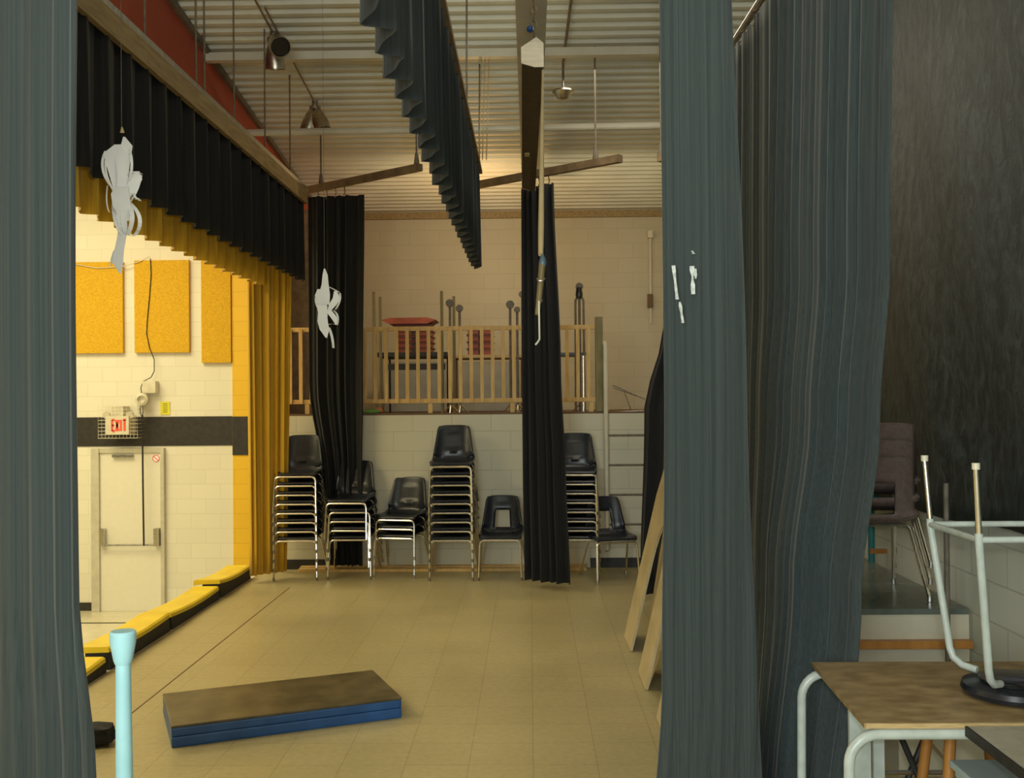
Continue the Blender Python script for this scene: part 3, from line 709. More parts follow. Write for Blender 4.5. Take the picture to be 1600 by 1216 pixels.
streamer(3.6, 190, 428, [
    ([(184, 226, 0), (180, 240, 0), (181, 262, 0), (186, 290, 0), (190, 312, 0)], [10, 36, 26, 20, 24]),
    ([(194, 214, .02), (198, 228, .01), (192, 250, .0), (192, 275, -.01), (194, 300, 0)], [3, 18, 22, 16, 22]),
    ([(210, 268, .01), (212, 280, 0), (204, 300, 0), (196, 312, 0)], [16, 20, 14, 6]),
    ([(190, 292, -.02), (188, 304, -.02), (190, 322, -.02), (196, 345, 0)], [22, 28, 26, 14]),
    ([(192, 340, 0), (192, 355, 0), (190, 372, 0), (186, 392, 0), (184, 410, 0), (188, 428, 0)], [12, 14, 13, 14, 16, 2]),
    ([(181, 392, .01), (176, 405, .01), (173, 416, .01)], [8, 6, 1])],
    [((165, 236), (152, 262), (172, 290), 4), ((168, 240), (158, 265), (178, 300), 3), ((200, 228), (212, 255), (200, 288), 4), ((221, 274), (216, 300), (203, 316), 3), ((222, 272), (212, 266), (198, 275), 3),
     ((168, 290), (164, 320), (171, 332), 2), ((178, 315), (176, 350), (192, 368), 6), ((186, 314), (180, 345), (194, 364), 5), ((196, 314), (186, 345), (196, 366), 5), ((198, 314), (214, 335), (200, 366), 7),
     ((200, 314), (226, 336), (216, 360), 6), ((216, 360), (210, 374), (198, 366), 6), ((200, 310), (212, 305), (219, 314), 5), ((202, 300), (214, 306), (212, 312), 3), ((184, 320), (196, 345), (190, 365), 4)],
    (190, 200), 'long white cut-paper streamer nearest the camera, hanging before the front valance', clip=(191, 207))
streamer(6.2, 512, 540, [
    ([(507, 420, 0), (508, 430, 0), (508, 445, 0), (507, 460, 0), (506, 476, 0)], [2, 8, 11, 17, 18]),
    ([(500, 452, .01), (499, 462, 0), (503, 478, 0), (505, 495, 0)], [8, 14, 16, 14]),
    ([(504, 478, -.01), (504, 490, -.01), (504, 502, -.01), (507, 515, 0), (510, 528, 0)], [15, 14, 16, 15, 2]),
    ([(524, 455, 0), (526, 466, 0), (520, 476, 0), (514, 486, 0)], [4, 12, 12, 6]),
    ([(513, 485, 0), (520, 494, 0), (524, 500, 0), (526, 508, 0)], [10, 10, 9, 3])],
    [((513, 448), (522, 452), (530, 457), 4), ((531, 458), (534, 470), (524, 484), 3), ((521, 485), (531, 492), (527, 507), 3), ((514, 507), (520, 505), (527, 508), 4), ((495, 458), (491, 470), (496, 480), 3), ((514, 512), (520, 526), (521, 544), 4)],
    (507, 420), 'short white cut-paper streamer farther away, hanging before the left far black drape')

# ------------------------------------------------------------------ stacking chairs
def shell_mesh(hole=False, ridges=True, wide=1.0):
    prof = []  # (y, z, halfwidth, cup)
    raw = [(-.200, .386, .195, 0), (-.206, .392, .20, 0), (-.20, .402, .205, .004), (-.17, .408, .208, .012), (-.10, .400, .210, .022), (0, .392, .212, .028), (.09, .392, .213, .030), (.150, .402, .212, .032), (.185, .43, .208, .034),
           (.198, .475, .201, .03), (.212, .53, .193, .026), (.226, .59, .184, .022), (.240, .65, .175, .018), (.253, .705, .167, .014), (.262, .742, .161, .012), (.266, .757, .154, .010), (.272, .760, .150, .01)]
    dense = []
    for a, b_ in zip(raw, raw[1:]):
        for k in range(2): dense.append(tuple(a[i] + (b_[i] - a[i]) * k / 2 for i in range(4)))
    dense.append(raw[-1])
    NS = 16; mb = MB(); bm = mb.bm; g = []
    for (y_, z_, hw, cup) in dense:
        row = []
        for j in range(NS + 1):
            s = -1 + 2 * j / NS; x_ = s * hw * wide
            back = max(0, min(1, (z_ - .42) / .06)) if y_ > .1 else 0
            cu = cup * (abs(s) ** 3)
            yy = y_ - back * (cu * 1.6 + .012 * s * s); zz = z_ + (1 - back) * cu
            if z_ > .74 and y_ > .2: zz -= .012 * s ** 4
            if ridges and back > .9 and abs(s) < .55:
                fr = ((z_ - .50) / .062); 
                if 0 <= fr < 3: yy -= .018 * (1 - (fr % 1)) * (1 - (abs(s) / .55) ** 2)
            if y_ < -.19: zz += .004 * (1 - abs(s))
            row.append((bm.verts.new((x_, yy, zz)), s, z_, y_))
        g.append(row)
    for a, b_ in zip(g, g[1:]):
        for j in range(NS):
            sm = (a[j][1] + a[j+1][1]) / 2; zm = (a[j][2] + b_[j][2]) / 2; ym = (a[j][3] + b_[j][3]) / 2
            if hole and ym > .15 and .46 < zm < .625 and abs(sm) < .40: continue
            bm.faces.new((a[j][0], a[j+1][0], b_[j+1][0], b_[j][0]))
    return mb
def leg_pts(sx, front):
    if front: return [Vector((sx * .150, -.220, .374)), Vector((sx * .172, -.221, .371)), Vector((sx * .190, -.223, .356)), Vector((sx * .196, -.227, .330)), Vector((sx * .206, -.265, .012))]
    return [Vector((sx * .155, .06, .380)), Vector((sx * .178, .064, .376)), Vector((sx * .195, .07, .355)), Vector((sx * .200, .078, .33)), Vector((sx * .235, .245, .012))]
def make_chair(mat, hole, ridges=True):
    t = bpy.data.objects.new('stacking_chair', None); COL.objects.link(t); t.empty_display_size = .1
    sh = shell_mesh(hole, ridges).build('shell', mat, t, True)
    s = sh.modifiers.new('thickness', 'SOLIDIFY'); s.thickness = .008; s.offset = 1 if False else 0
    for sx in (-1, 1):
        for fr in (True, False):
            lg = MB().tube(leg_pts(sx, fr), .0105, 8).build('leg', 'chrome', t, True)
            e_ = leg_pts(sx, fr)[-1]; 
            MB().tube([e_ + Vector((0, 0, -.011)), e_ + Vector((0, 0, .02))], .0125, 8).build('foot_cap', 'steel', lg)
    MB().tube([(-.151, -.220, .374), (.151, -.220, .374)], .0105, 8).build('crossbar', 'chrome', t, True)
    MB().tube([(-.156, .06, .380), (.156, .06, .380)], .0105, 8).build('crossbar', 'chrome', t, True)
    for sx in (-1, 1): MB().tube([(sx * .13, -.215, .375), (sx * .13, .06, .383)], .008, 6).build('side_rail', 'chrome', t)
    return t
def copy_tree(o, parent=None):
    c_ = o.copy(); COL.objects.link(c_); c_.parent = parent
    for ch in [x for x in KIDS[o.name]]: copy_tree(ch, c_)
    return c_
KIDS = {}
def index(o):
    KIDS[o.name] = list(o.children)
    for ch in o.children: index(ch)
bpy.context.view_layer.update()
protos = {'solid': make_chair('shell', False), 'hole': make_chair('shell', True), 'brown': make_chair('brown_shell', True, False)}
bpy.context.view_layer.update()
for p_ in protos.values(): index(p_)
used = set()
ORD = ['lowest', 'second from the bottom', 'third from the bottom', 'fourth from the bottom', 'fifth from the bottom', 'sixth from the bottom', 'seventh from the bottom', 'eighth from the bottom', 'ninth from the bottom']
def place(kind, loc, rz, label, group, tilt=(0, 0)):
    pr = protos[kind]
    if kind in used: o = copy_tree(pr)
    else: o = pr; used.add(kind)
    o.location = loc; o.rotation_euler = (tilt[0], tilt[1], rz); tag(o, label, 'chair', group); return o
NUM = {3: 'three', 5: 'five', 8: 'eight', 9: 'nine'}
def stack(px, py, n, rz, where, dz=.0885, kind='solid', jit=.5, z0=0.0, color='black', scale=1.0):
    p = G(px, py, z0); R = Matrix.Rotation(rz, 3, 'Z')
    base = Vector((p.x, p.y, z0)) - R @ Vector((0, -.265, 0))
    rr = random.Random(int(px))
    for i in range(n):
        jx, jr = rr.uniform(-.004, .004) * jit, rr.uniform(-.012, .012) * jit
        tl = 0
        o_ = ORD[i] if i < n - 1 else 'topmost'
        place(kind, (base.x + jx, base.y, z0 + dz * i), rz + jr, '%s chair, %s of the %s stacked %s' % (color, o_, NUM[n], where), 'chairs stacked %s' % where)
stack(461, 908, 8, 0.03, 'beside the gold drape')
stack(543, 906, 5, -.03, 'before the left drape', jit=3)
stack(616, 903, 3, -.20, 'left of the tallest stack')
stack(705, 908, 9, 0.0, 'highest, mid-wall')
stack(901, 907, 8, -.04, 'behind the middle drape')
p = G(783, 907); place('hole', (p.x, p.y + .245, 0), -.03, 'single black chair with a hole in its back, right of the tallest stack', 'single black chairs with an open back')
p = G(957, 911); place('hole', (p.x + .0, p.y + .245, 0), .22, 'single black chair with a hole in its back, beside the plywood arches', 'single black chairs with an open back')

# ------------------------------------------------------------------ guard rail and ladder on the loft
YRL = 10.55
def rl_x(px): return W(px, 570, YRL).x
x0, x1 = rl_x(436), rl_x(930); zt, zb_ = W(700, 513, YRL).z, W(700, 626, YRL).z
t = thing('guard_rail', (x0, YRL, LOFT + .02), 'pine guard rail with vertical balusters along the loft edge', 'railing')
rel(MB().box(x0, x1, YRL - .02, YRL + .02, zt - .025, zt + .02, .004), t).build('top_rail', 'wood', t)
rel(MB().box(x0, x1, YRL - .02, YRL + .02, zb_ - .025, zb_ + .02, .004), t).build('bottom_rail', 'wood', t)
px = 454.5
while px < 925:
    x_ = rl_x(px); rel(MB().box(x_ - .018, x_ + .018, YRL - .045, YRL - .021, zb_ - .02, zt + .0), t).build('baluster', 'wood', t); px += 16.6
for px in (480, 672, 800, 923):
    x_ = rl_x(px); rel(MB().box(x_ - .022, x_ + .022, YRL - .02, YRL + .02, LOFT + .019, zb_ - .026), t).build('short_post', 'wood', t)
a, b_ = W(930, 495, 10.5), W(943, 625, 10.5)
tag(MB().box(a.x, b_.x, 10.5, 10.59, LOFT + .02, a.z, .008).build('corner_post', 'wood_dark', origin=(a.x, 10.5, LOFT)), 'thick weathered wooden post at the right end of the guard rail', 'post')
# ladder on the block wall
yl = YB - .10
q0, q1 = W(949, 862, yl), W(946, 536, yl)
t = thing('wall_ladder', (q0.x, yl, 0.25), 'cream painted steel ladder fixed to the block wall right of the drape', 'ladder')
for dx in (0, .42):
    tz = q1.z if dx == 0 else LOFT + .02
    rel(MB().tube([(q0.x + dx, YB - .002, q0.z), (q0.x + dx, yl, q0.z + .03), (q0.x + dx, yl, tz - .05), (q0.x + dx, yl + .04, tz), (q0.x + dx, YB + .02, tz + .005)] + ([(q0.x, YB + .13, tz), (q0.x, YB + .14, LOFT + .02)] if dx == 0 else []), .024, 10), t).build('side_rail', 'cream', t, True)
for zz in (.45, .75, 1.05, 1.35):
    rel(MB().tube([(q0.x, yl, zz), (q0.x + .42, yl, zz)], .011, 8), t).build('rung', 'rod', t)

# ------------------------------------------------------------------ things on the loft
LZ = LOFT
def table(x0, x1, y0, y1, zt_, top_mat, leg_mat, lab, apron=0.03, name='folding_table'):
    t = thing(name, ((x0 + x1)/2, (y0 + y1)/2, LZ), lab, 'table')
    rel(MB().box(x0, x1, y0, y1, zt_ - apron, zt_, .004), t).build('tabletop', top_mat, t)
    for x_ in (x0 + .05, x1 - .05):
        for y_ in (y0 + .05, y1 - .05):
            rel(MB().tube([(x_, y_, zt_ - apron), (x_, y_, LZ)], .012, 8), t).build('leg', leg_mat, t)
    return t
a, b_ = W(588, 551, 11.6), W(698, 553, 11.6)
t1 = table(a.x, b_.x, 11.6, 12.4, a.z, 'black', 'black', 'dark table behind the left part of the guard rail, under the red trays', .05)
rel(MB().box(a.x + .1, b_.x - .02, 11.62, 11.64, a.z - .20, a.z - .13), t1).build('lower_rail', 'black', t1)
t1z = a.z
a, b_ = W(703, 555, 11.6), W(822, 555, 11.6)
t2 = table(a.x + .02, b_.x, 11.6, 12.3, a.z, 'ply_edge', 'darkwood', 'pale wooden table behind the guard rail, beside the middle drape', .035, 'wooden_table'); t2z = a.z
a, b_ = W(874, 551, 11.4), W(916, 553, 11.4)
table(a.x - .3, b_.x, 11.4, 12.0, a.z, 'bluegrey', 'grey_tube', 'small grey table behind the right end of the guard rail', .03)
# red trays
def crate(x0, x1, y0, y1, z0, z1, lab, grp, mat='redplastic'):
    t = thing('storage_tray', ((x0 + x1)/2, (y0 + y1)/2, z0), lab, 'tray', grp)
    mb = MB(); w_ = .02
    mb.box(x0, x1, y0, y1, z0, z0 + .012); mb.box(x0, x1, y0, y0 + w_, z0 + .012, z1 - .02); mb.box(x0, x1, y1 - w_, y1, z0 + .012, z1 - .02)
    mb.box(x0, x0 + w_, y0 + w_, y1 - w_, z0 + .012, z1 - .02); mb.box(x1 - w_, x1, y0 + w_, y1 - w_, z0 + .012, z1 - .02)
    rel(mb, t).build('tub', mat, t)
    rel(MB().box(x0 - .015, x1 + .015, y0 - .015, y1 + .015, z1 - .019, z1 - .003, .003), t).build('rim', 'darkred', t)
    xm_ = (x0 + x1) / 2
    rel(MB().box(xm_ - .02, xm_ + .02, y0 - .008, y0 - .0005, z0 + .005, z1 - .022), t).build('handle_slot', 'black', t)
NW = ['lowest', 'second', 'third', 'fourth', 'topmost']
a, b_ = W(619, 503, 11.7), W(673, 503, 11.7); hh = (a.z - .03 - t1z) / 5
for i in range(5):
    crate(a.x, b_.x, 11.68, 12.1, t1z + .002 + hh * i, t1z + hh * (i + 1), 'red storage tray, %s of the pile of five on the dark table' % (NW[i] if i in (0, 4) else NW[i] + ' from the bottom'), 'red trays on the dark table')
l0, l1 = W(596, 505, 11.65), W(681, 505, 11.65); zl = t1z + hh * 5 + .001
mb = MB(); mb.prism([(l0.x, 11.62, zl + .045), (l0.x + .09, 11.62, zl), (l1.x - .09, 11.62, zl), (l1.x, 11.62, zl + .045), (l1.x - .1, 11.62, zl + .07), (l0.x + .1, 11.62, zl + .07)], (0, .5, 0))
tag(mb.build('tray_lid', 'redplastic', origin=((l0.x + l1.x)/2, 11.62, zl)), 'wide red lid lying on top of the pile of red trays', 'lid')
a, b_ = W(731, 510, 11.7), W(769, 510, 11.7); hh = (a.z - .01 - t2z) / 4
for i in range(4):
    crate(a.x, b_.x, 11.68, 12.05, t2z + .002 + hh * i, t2z + hh * (i + 1), 'red storage tray, %s of the pile of four on the pale table' % (['lowest', 'second from the bottom', 'third from the bottom', 'topmost'][i]), 'red trays on the pale table')
a, b_ = W(600, 566, 13.2), W(812, 566, 13.2)
for (u0, u1, lab) in ((a.x, a.x + .86, 'flat grey panel leaning at the back of the loft under the dark table'), (a.x + .90, b_.x, 'flat grey panel at the back of the loft behind the pale table')):
    tag(MB().box(u0, u1, 13.2, 13.24, LOFT, a.z, .005).build('grey_panel', 'greypanel', origin=(u0, 13.2, LOFT)), lab, 'panel')
# poles and round-topped stands
def pole(px, py, d, lab, r=.016):
    p = W(px, py, d); tag(MB().tube([(0, 0, 0), (0, 0, p.z - LZ)], r, 8).build('wooden_pole', 'wood_dark'), lab, 'pole').location = (p.x, p.y, LZ)
pole(584, 456, 11.3, 'tall thin wooden pole behind the guard rail, nearest the left far drape')
pole(594, 464, 11.3, 'thin wooden pole just left of the red trays')
pole(690, 455, 11.2, 'tall thin wooden pole standing right of the red trays')
def stand(px, py, d, lab, rd=.045, ang=0):
    p = W(px, py, d); h = p.z - LZ
    t = thing('disc_topped_stand', (p.x, p.y, LZ), lab, 'stand', 'stands with round discs on the loft')
    MB().tube([(0, 0, .02), (0, 0, h - rd * .6)], .014, 8).build('pole', 'rod', t)
    MB().lathe([(rd * .9, -.012), (rd, 0), (rd * .9, .012)], 18, Matrix.Translation((0.0, -.02, h)) @ Matrix.Rotation(PI/2, 4, 'X') @ Matrix.Rotation(ang, 4, 'Y')).build('disc', 'rod', t, True)
    for k in range(3):
        a_ = 2 * PI * k / 3 + .5; MB().tube([(0, 0, .10), (.10 * math.cos(a_), .10 * math.sin(a_), .01)], .007, 6).build('foot', 'chrome', t)
stand(703, 474, 11.0, 'disc-topped stand with the larger left disc, right of the tall thin pole')
stand(718, 482, 11.15, 'disc-topped stand with the lower disc, left of the pale table', .042)
pole(709, 463, 11.42, 'short thin pole between the two left disc-topped stands')
stand(797, 476, 11.0, 'disc-topped stand left of the middle black drape')
stand(808, 484, 11.2, 'small disc-topped stand almost touching the middle black drape', .035)
stand(816, 460, 11.35, 'taller disc-topped stand half behind the middle black drape', .04)
stand(905, 448, 11.0, 'tallest disc-topped stand, right of the middle black drape', .042)
p = W(905, 470, 10.85)
t = thing('folded_tripod', (p.x, p.y, LZ), 'folded metal tripod in front of the tallest disc-topped stand', 'tripod')
for dx in (-.045, .0, .05):
    MB().tube([(dx, .0, .01), (dx * .9, 0, p.z - LZ - .0), (0, 0, p.z - LZ + .10)], .012, 8).build('leg', 'rod', t)
MB().lathe([(.03, 0), (.04, .04), (.03, .12)], 12, Matrix.Translation((0, 0, p.z - LZ + .02))).build('head', 'lens', t, True)
p = W(912, 640, 10.8); q = W(912, 556, 10.8)
tag(MB().tube([(0, 0, .0), (0, 0, q.z - LZ)], .016, 10).build('polished_tube', 'chrome', None, True), 'bright polished metal tube standing behind the right end of the guard rail', 'tube').location = (p.x, 10.8, LZ)
a, b_ = W(933, 627, 10.1), W(943, 645, 10.1)
tag(MB().box(b_.x - .03, b_.x + .04, 10.62, 10.72, LZ + .002, LZ + .13, .006).build('small_box', 'bluegrey', origin=(b_.x, 10.26, LZ)), 'small blue-grey box at the foot of the thick weathered post', 'box')
# fallen wire stand
t = thing('wire_stand', W(980, 640, 10.6), 'thin dark wire stand lying open on the loft right of the ladder', 'stand')
for s_ in (((957, 602), (1008, 624)), ((958, 606), (1004, 622)), ((975, 612), (987, 643)), ((962, 644), (1006, 642))):
    rel(MB().tube([W(*s_[0], 10.6), W(*s_[1], 10.6)], .006, 6), t).build('wire', 'steel', t)
p = W(595, 646, 10.24)
mb = MB(); bmesh.ops.create_icosphere(mb.bm, subdivisions=2, radius=1)
for v_ in mb.bm.verts: v_.co = Vector((v_.co.x * .11, v_.co.y * .05, max(0, v_.co.z * .03 + .018)))
tag(mb.build('crumpled_bag', 'green', None, True), 'small crumpled green bag on the loft edge beside the left far drape', 'bag').location = (W(582, 646, 10.6).x, 10.56, LZ + .02)
mb = MB(); bmesh.ops.create_icosphere(mb.bm, subdivisions=2, radius=1)
for v_ in mb.bm.verts: v_.co = Vector((v_.co.x * .05, v_.co.y * .05, max(0, v_.co.z * .05 + .03)))
tag(mb.build('small_ball', 'redplastic', None, True), 'small red ball behind the bottom of the guard rail, beside the green bag', 'ball').location = (W(592, 640, 10.8).x, 10.8, LZ)
# dark board on the loft left corner
p = W(452, 520, 11.5)
tag(MB().box(-2.78, -2.35, 11.6, 11.64, LZ, 3.9, .005).build('dark_panel', 'rust', origin=(-2.6, 11.6, LZ)), 'tall brown panel standing in the left corner of the loft', 'panel')
# conduit on the back wall
a = W(1016, 365, YU - .03); b_ = W(1017, 505, YU - .03)
t = thing('wall_conduit', (a.x, YU - .03, b_.z), 'pale conduit with small dark fittings on the upper back wall', 'conduit')
rel(MB().tube([a, b_], .014, 8), t).build('pipe', 'cream', t)
for (qx, qy, h_, mm) in ((1016, 366, .05, 'cream'), (1016, 470, .09, 'darkwood')):
    c_ = W(qx, qy, YU - .05); rel(MB().box(c_.x - .035, c_.x + .035, YU - .075, YU - .002, c_.z - h_, c_.z + h_, .01), t).build('fitting', mm, t)

# ------------------------------------------------------------------ folded mat
f0, f1, b0 = G(268, 1170), G(628, 1122), G(226, 1120)
ux = (f1 - f0).normalized(); uy = Vector((-ux.y, ux.x, 0)); Lx = (f1 - f0).length; Ly = .62
ang = math.atan2(ux.y, ux.x)
t = thing('folded_gym_mat', f0, 'folded blue gym mat with worn brown top lying on the stage floor', 'gym mat', None, ang)
h = .112
MB().box(0, Lx, 0, Ly, .0, h * .49, .010).build('lower_panel', 'mat_blue', t)
MB().box(.0, Lx, 0, Ly, h * .50, h - .012, .010).build('upper_panel', 'mat_blue', t)
MB().box(-.001, Lx + .001, -.001, Ly, h - .012, h, .004).build('top_cover', 'mat_top', t)
mb = MB()
for k in range(1, 4): mb.box(.0, .002 + 0, .0, Ly, h - .0, h + .0)
mb.bm.free()

# ------------------------------------------------------------------ plywood arches leaning at the right
XB = .668
def bp_(y_, z_, off=0):     # point on the leaning board
    a_ = math.radians(13.5); return Vector((XB + z_ * math.sin(a_) + off * math.cos(a_), y_, z_ * math.cos(a_) - off * math.sin(a_) + 0.006))
far, near, H = 7.47, 5.35, 1.55
arches = [(6.49, 7.02), (5.57, 6.10)]
out = [(far, 0), (far, H - .5), (far - .12, H - .2), (far - .35, H), (near, H), (near, 0)]
for (a0_, a1_) in sorted(arches):
    rad = (a1_ - a0_) / 2; cy = (a0_ + a1_) / 2; sp = .62
    out.append((a0_, 0)); out.append((a0_, sp))
    for k in range(1, 10): an = PI - PI * k / 10; out.append((cy + rad * math.cos(an), sp + rad * 1.15 * math.sin(an)))
    out.append((a1_, sp)); out.append((a1_, 0))
mb = MB(); fr_ = [mb.bm.verts.new(bp_(y_, z_)) for y_, z_ in out]; bk = [mb.bm.verts.new(bp_(y_, z_, .018)) for y_, z_ in out]
mb.bm.faces.new(fr_); mb.bm.faces.new(bk[::-1]); n = len(out)
for k in range(n): mb.bm.faces.new((fr_[k], fr_[(k+1) % n], bk[(k+1) % n], bk[k]))
bmesh.ops.triangulate(mb.bm, faces=[f_ for f_ in mb.bm.faces if len(f_.verts) > 4])
tag(mb.build('plywood_arches', 'ply', origin=(XB, far, 0)), 'plywood scenery board with arched openings leaning behind the tape-patched drape', 'scenery board')
# frame it leans on
t = thing('scenery_brace', (1.10, 6.7, 0), 'dark timber frame behind the leaning plywood arches', 'timber frame')
for yy in (-.25, .6):
    MB().box(-.03, .03, yy - .03, yy + .03, 0, 1.43).build('upright', 'rubber', t)
MB().box(-.03, .03, -.30, .65, 1.431, 1.49).build('crosspiece', 'rubber', t)

# ------------------------------------------------------------------ near right: platform, brown chairs, tables, stool
pf = thing('platform_box', (1.66, 5.3, 0), 'cream wooden platform with grey top carrying the taupe chairs', 'platform')
px0, px1, py0, py1, pz = 1.66, 2.22, 5.25, 7.6, .655
rel(MB().box(px0, px1, py0, py1, 0, pz - .03), pf).build('box_body', 'cream', pf)
rel(MB().box(px0 - .01, px1, py0 - .01, py1, pz - .029, pz), pf).build('deck', 'platform_top', pf)
rel(MB().box(px0 - .035, px1, py0 - .05, py0 - .001, .46, .50, .004), pf).build('ledge_trim', 'orange_wood', pf)
st = thing('low_step', (1.66, 4.75, 0), 'low cream step box in front of the platform', 'step')
rel(MB().box(1.67, 2.2, 4.72, 5.18, 0, .34), st).build('body', 'cream', st); rel(MB().box(1.80, 2.18, 4.70, 5.18, .341, .37, .004), st).build('tread', 'laminate', st)
bc = G(1455, 940, pz) + Vector((-.235, .245, 0))
for i in range(3):
    where = ['lowest', 'middle one', 'topmost'][i]
    o = place('brown', (bc.x + .004 * i, bc.y, pz + .001 + .0885 * i), PI - .04, 'taupe plastic chair, %s of the three stacked on the platform' % where, 'taupe chairs stacked on the platform')
q = W(1478, 755, 4.95)
tag(MB().tube([(0, 0, 0), (0, 0, q.z - .372)], .013, 10).build('metal_pole', 'rod', None, True), 'dark metal pole standing on the low step behind the upturned lab stool', 'pole').location = (q.x, 4.95, .371)
# teal stool behind on the platform
t = thing('teal_stool', (1.98, 6.85, pz), 'teal painted stool with an orange foot rail at the back of the platform', 'stool')
tx = W(1362, 870, 6.7).x - 1.98
for dx in (tx, tx + .28):
    for dy in (-.15, .13):
        MB().tube([(dx, dy, 0), (dx, dy, .42)], .022, 8).build('leg', 'teal_dark', t)
MB().box(tx - .03, tx + .31, -.18, .16, .42, .45, .01).build('seat', 'teal_dark', t); MB().box(tx - .02, tx + .30, -.19, -.172, .06, .09).build('foot_rail', 'orange_wood', t); MB().box(tx, tx + .28, -.16, -.14, .28, .31).build('apron', 'teal_dark', t)

def bend_leg(xin, y_, zt_, xout, z0, r=.0165, R=.09):
    P = [Vector((xin, y_, zt_))]; c_ = Vector((xout + R, y_, zt_ - R))
    P += [c_ + Vector((-R * math.sin(a_), 0, R * math.cos(a_))) for a_ in [PI / 2 * i / 7 for i in range(8)]]
    P.append(Vector((xout - .006, y_, z0))); return P
# plywood-topped table
k0, k1 = G(1268, 1034, .75), G(1350, 1129, .75)
tb = thing('plywood_table', (k1.x, k1.y, 0), 'old table with stained plywood top on pale bent tube legs, upturned stool on it', 'table')
tx1 = 1.98
rel(MB().prism([(k1.x, k1.y, .732), (tx1, k1.y - .0, .732), (tx1, k0.y, .732), (k0.x, k0.y, .732)], (0, 0, .016)), tb).build('tabletop', 'ply_top', tb)
rel(MB().box(k1.x + .004, tx1 - .002, k1.y - .006, k1.y - .0005, .732, .7475), tb).build('front_edge', 'ply_edge', tb)
zz = .732 - .018
for y_, xo in ((k1.y + .0, G(1300, 1165, .62).x), (k0.y - .03, G(1252, 1075, .66).x)):
    for sgn in (0, 1):
        xm_ = (k1.x + tx1) / 2
        P = bend_leg(xm_, y_, zz, xo + .0, 0.0)
        if sgn: P = [Vector((2 * xm_ - p.x, p.y, p.z)) for p in P]
        rel(MB().tube(P, .0165, 12), tb).build('leg', 'grey_tube', tb, True)
rel(MB().tube([(k1.x + .1, k1.y + .02, zz), (k0.x + .1, k0.y - .05, zz)], .012, 8), tb).build('side_stretcher', 'grey_tube', tb)
# laminate table nearer
lt = thing('laminate_table', (1.36, 2.2, 0), 'grey-brown laminate table with black edge in the lower right corner', 'table')
l0 = G(1512, 1137, .745)
lx, lyb = l0.x, k1.y - .025; lyf = 1.9
rel(MB().box(lx + .004, 2.1, lyf, lyb, .718, .745), lt).build('tabletop', 'laminate', lt)
mb = MB(); mb.box(lx - .004, lx + .0035, lyf, lyb, .716, .746); rel(mb, lt).build('black_edging', 'rubber', lt)
for xx in (lx + .55, 2.03):
    for yy in (lyf + .05, lyb - .08): rel(MB().tube([(xx, yy, .718), (xx, yy, 0)], .016, 10), lt).build('leg', 'grey_tube', lt, True)
# upturned lab stool
zt2 = .750
sc_ = Vector((A(1573, 3.42), 3.42, zt2))
us = thing('lab_stool', sc_, 'pale tubular lab stool turned upside down on the plywood table', 'stool')
MB().lathe([(.135, .0), (.160, .006), (.166, .02), (.160, .036), (.130, .042), (.05, .044)], 36).build('seat', 'shell', us, True)
MB().lathe([(.10, .0445), (.11, .056), (.05, .06)], 24).build('seat_plate', 'steel', us, True)
hs = .195
corners = {}
zbz = CAM_H - .46 - zt2
for sx in (-1, 1):
    for sy_ in (-1, 1):
        tip = Vector((sx * (hs + .012), sy_ * (hs + .012), CAM_H - .237 - zt2)); br = Vector((sx * hs, sy_ * hs, zbz))
        lo = Vector((sx * (hs - .045), sy_ * (hs - .045), .12)); 
        P = [br + Vector((0, 0, .02)), br, br.lerp(lo, .5), lo, lo + Vector((-sx * .008, -sy_ * .008, -.03)), lo + Vector((-sx * .030, -sy_ * .03, -.052)), Vector((sx * .085, sy_ * .085, .060))]
        lg = MB().tube(P, .0125, 12).build('leg', 'grey_tube', us, True)
        MB().tube([br + Vector((0, 0, .02)), tip], .0095, 12).build('leg_extension', 'chrome', lg, True)
        MB().tube([tip + Vector((0, 0, -.002)), tip + Vector((0, 0, .018))], .0125, 10).build('glide', 'cream_plastic', lg, True)
c4 = [Vector((sx * hs, sy_ * hs, zbz)) for sx, sy_ in ((-1, -1), (1, -1), (1, 1), (-1, 1))]
for k in range(4):
    MB().tube([c4[k], c4[(k + 1) % 4]], .0105, 10).build('brace_bar', 'grey_tube', us, True)
MB().tube([(-.06, -.06, .068), (.10, -.17, .085)], .012, 8).build('seat_lever', 'shell', us)
# second upturned stool further back (dark leg tips)
# things under the plywood table
pnl = thing('leaning_panel', (1.1, 3.55, 0), 'pale grey panels standing under the plywood table behind its front leg', 'panel')
a = W(1325, 1160, 3.6); b_ = W(1358, 1160, 3.6)
rel(MB().box(a.x, b_.x, 3.58, 3.60, 0.001, .66, .002), pnl).build('board', 'grey_tube', pnl)
b2 = W(1362, 1160, 3.62); b3 = W(1379, 1160, 3.62)
rel(MB().box(b2.x, b3.x, 3.60, 3.62, 0.001, .66, .002), pnl).build('board', 'grey_tube', pnl)
sw = thing('wooden_stool', (A(1512, 3.75), 3.8, 0), 'orange varnished wooden stool under the plywood table', 'stool')
for sx, sy_ in ((-1, -1), (1, -1), (1, 1), (-1, 1)):
    MB().tube([(sx * .16, sy_ * .14, 0), (sx * .10, sy_ * .09, .60)], .020, 10).build('leg', 'orange_wood', sw, True)
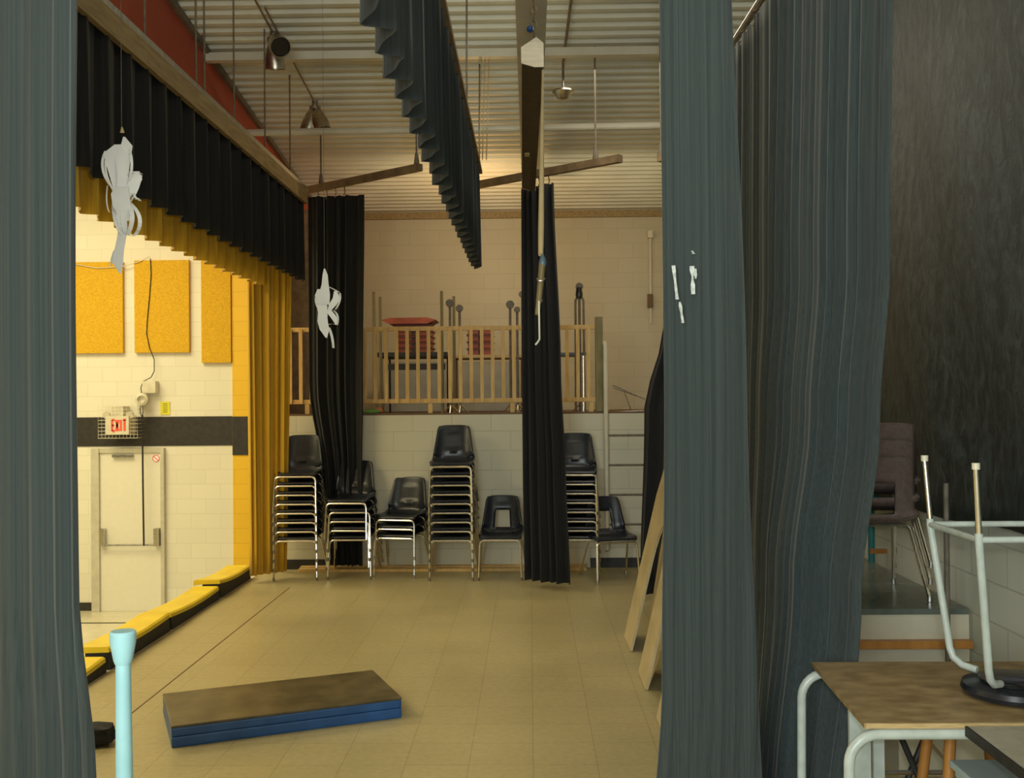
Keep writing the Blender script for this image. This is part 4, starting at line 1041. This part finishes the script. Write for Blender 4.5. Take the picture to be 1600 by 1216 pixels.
MB().lathe([(.15, .60), (.165, .61), (.165, .63), (.15, .64)], 28).build('seat', 'orange_wood', sw, True)
for yy in (-.125, .125): MB().tube([(-.14, yy, .20 + .02), (.14, yy, .22)], .011, 8).build('stretcher', 'orange_wood', sw, True)
MB().tube([(-.128, -.11, .36), (.128, -.11, .36)], .011, 8).build('stretcher', 'orange_wood', sw, True)
bx = thing('storage_bin', (A(1575, 3.35), 3.30, 0), 'pale blue plastic bin on the floor under the laminate table', 'bin')
MB().prism([(-.13, -.14, 0), (.17, -.14, 0), (.20, -.14, .50), (-.16, -.14, .50)], (0, .28, 0)).build('tub', 'lightbox', bx)
MB().box(-.175, .215, -.155, .155, .501, .525, .006).build('lid', 'lightbox', bx)
cr = thing('black_frame', (A(1425, 3.9), 3.95, 0), 'black metal folding frame under the plywood table', 'frame')
for sx in (-1, 1):
    MB().tube([(-.13 * sx, .02 * sx, 0), (.13 * sx, .02 * sx, .62)], .012, 8).build('cross_leg', 'rubber', cr, True)
MB().tube([(-.13, .0, .30), (.13, .0, .30)], .010, 8).build('bar', 'chrome', cr, True)
MB().tube([(-.10, -.04, .60), (.14, -.04, .33)], .013, 8).build('bar', 'chrome', cr, True)

# pale blue post at the near left
pt = W(192, 986, 1.7)
t = thing('painted_post', (pt.x, 1.7, 0), 'pale blue painted post with flared white-topped cap, near the left drape', 'post')
MB().tube([(0.006, 0, .03), (.003, 0, .75), (0, 0, pt.z - .04)], [.022, .017, .0120], 20).build('shaft', 'teal', t, True)
MB().lathe([(.013, pt.z - .055), (.0155, pt.z - .048), (.021, pt.z - .018), (.0215, pt.z - .003), (.019, pt.z)], 24).build('cap', 'teal', t, True)
MB().lathe([(.14, 0), (.14, .015), (.05, .03), (.03, .032)], 28).build('base', 'teal', t, True)
# plank scrap on the floor by the left far drape
p = G(520, 893)
tag(MB().box(-.28, .28, -.05, .05, 0.001, .022, .003).build('wood_offcut', 'wood', None), 'short pine offcut lying on the floor under the left far black drape', 'wood scrap').location = (p.x, p.y, 0)
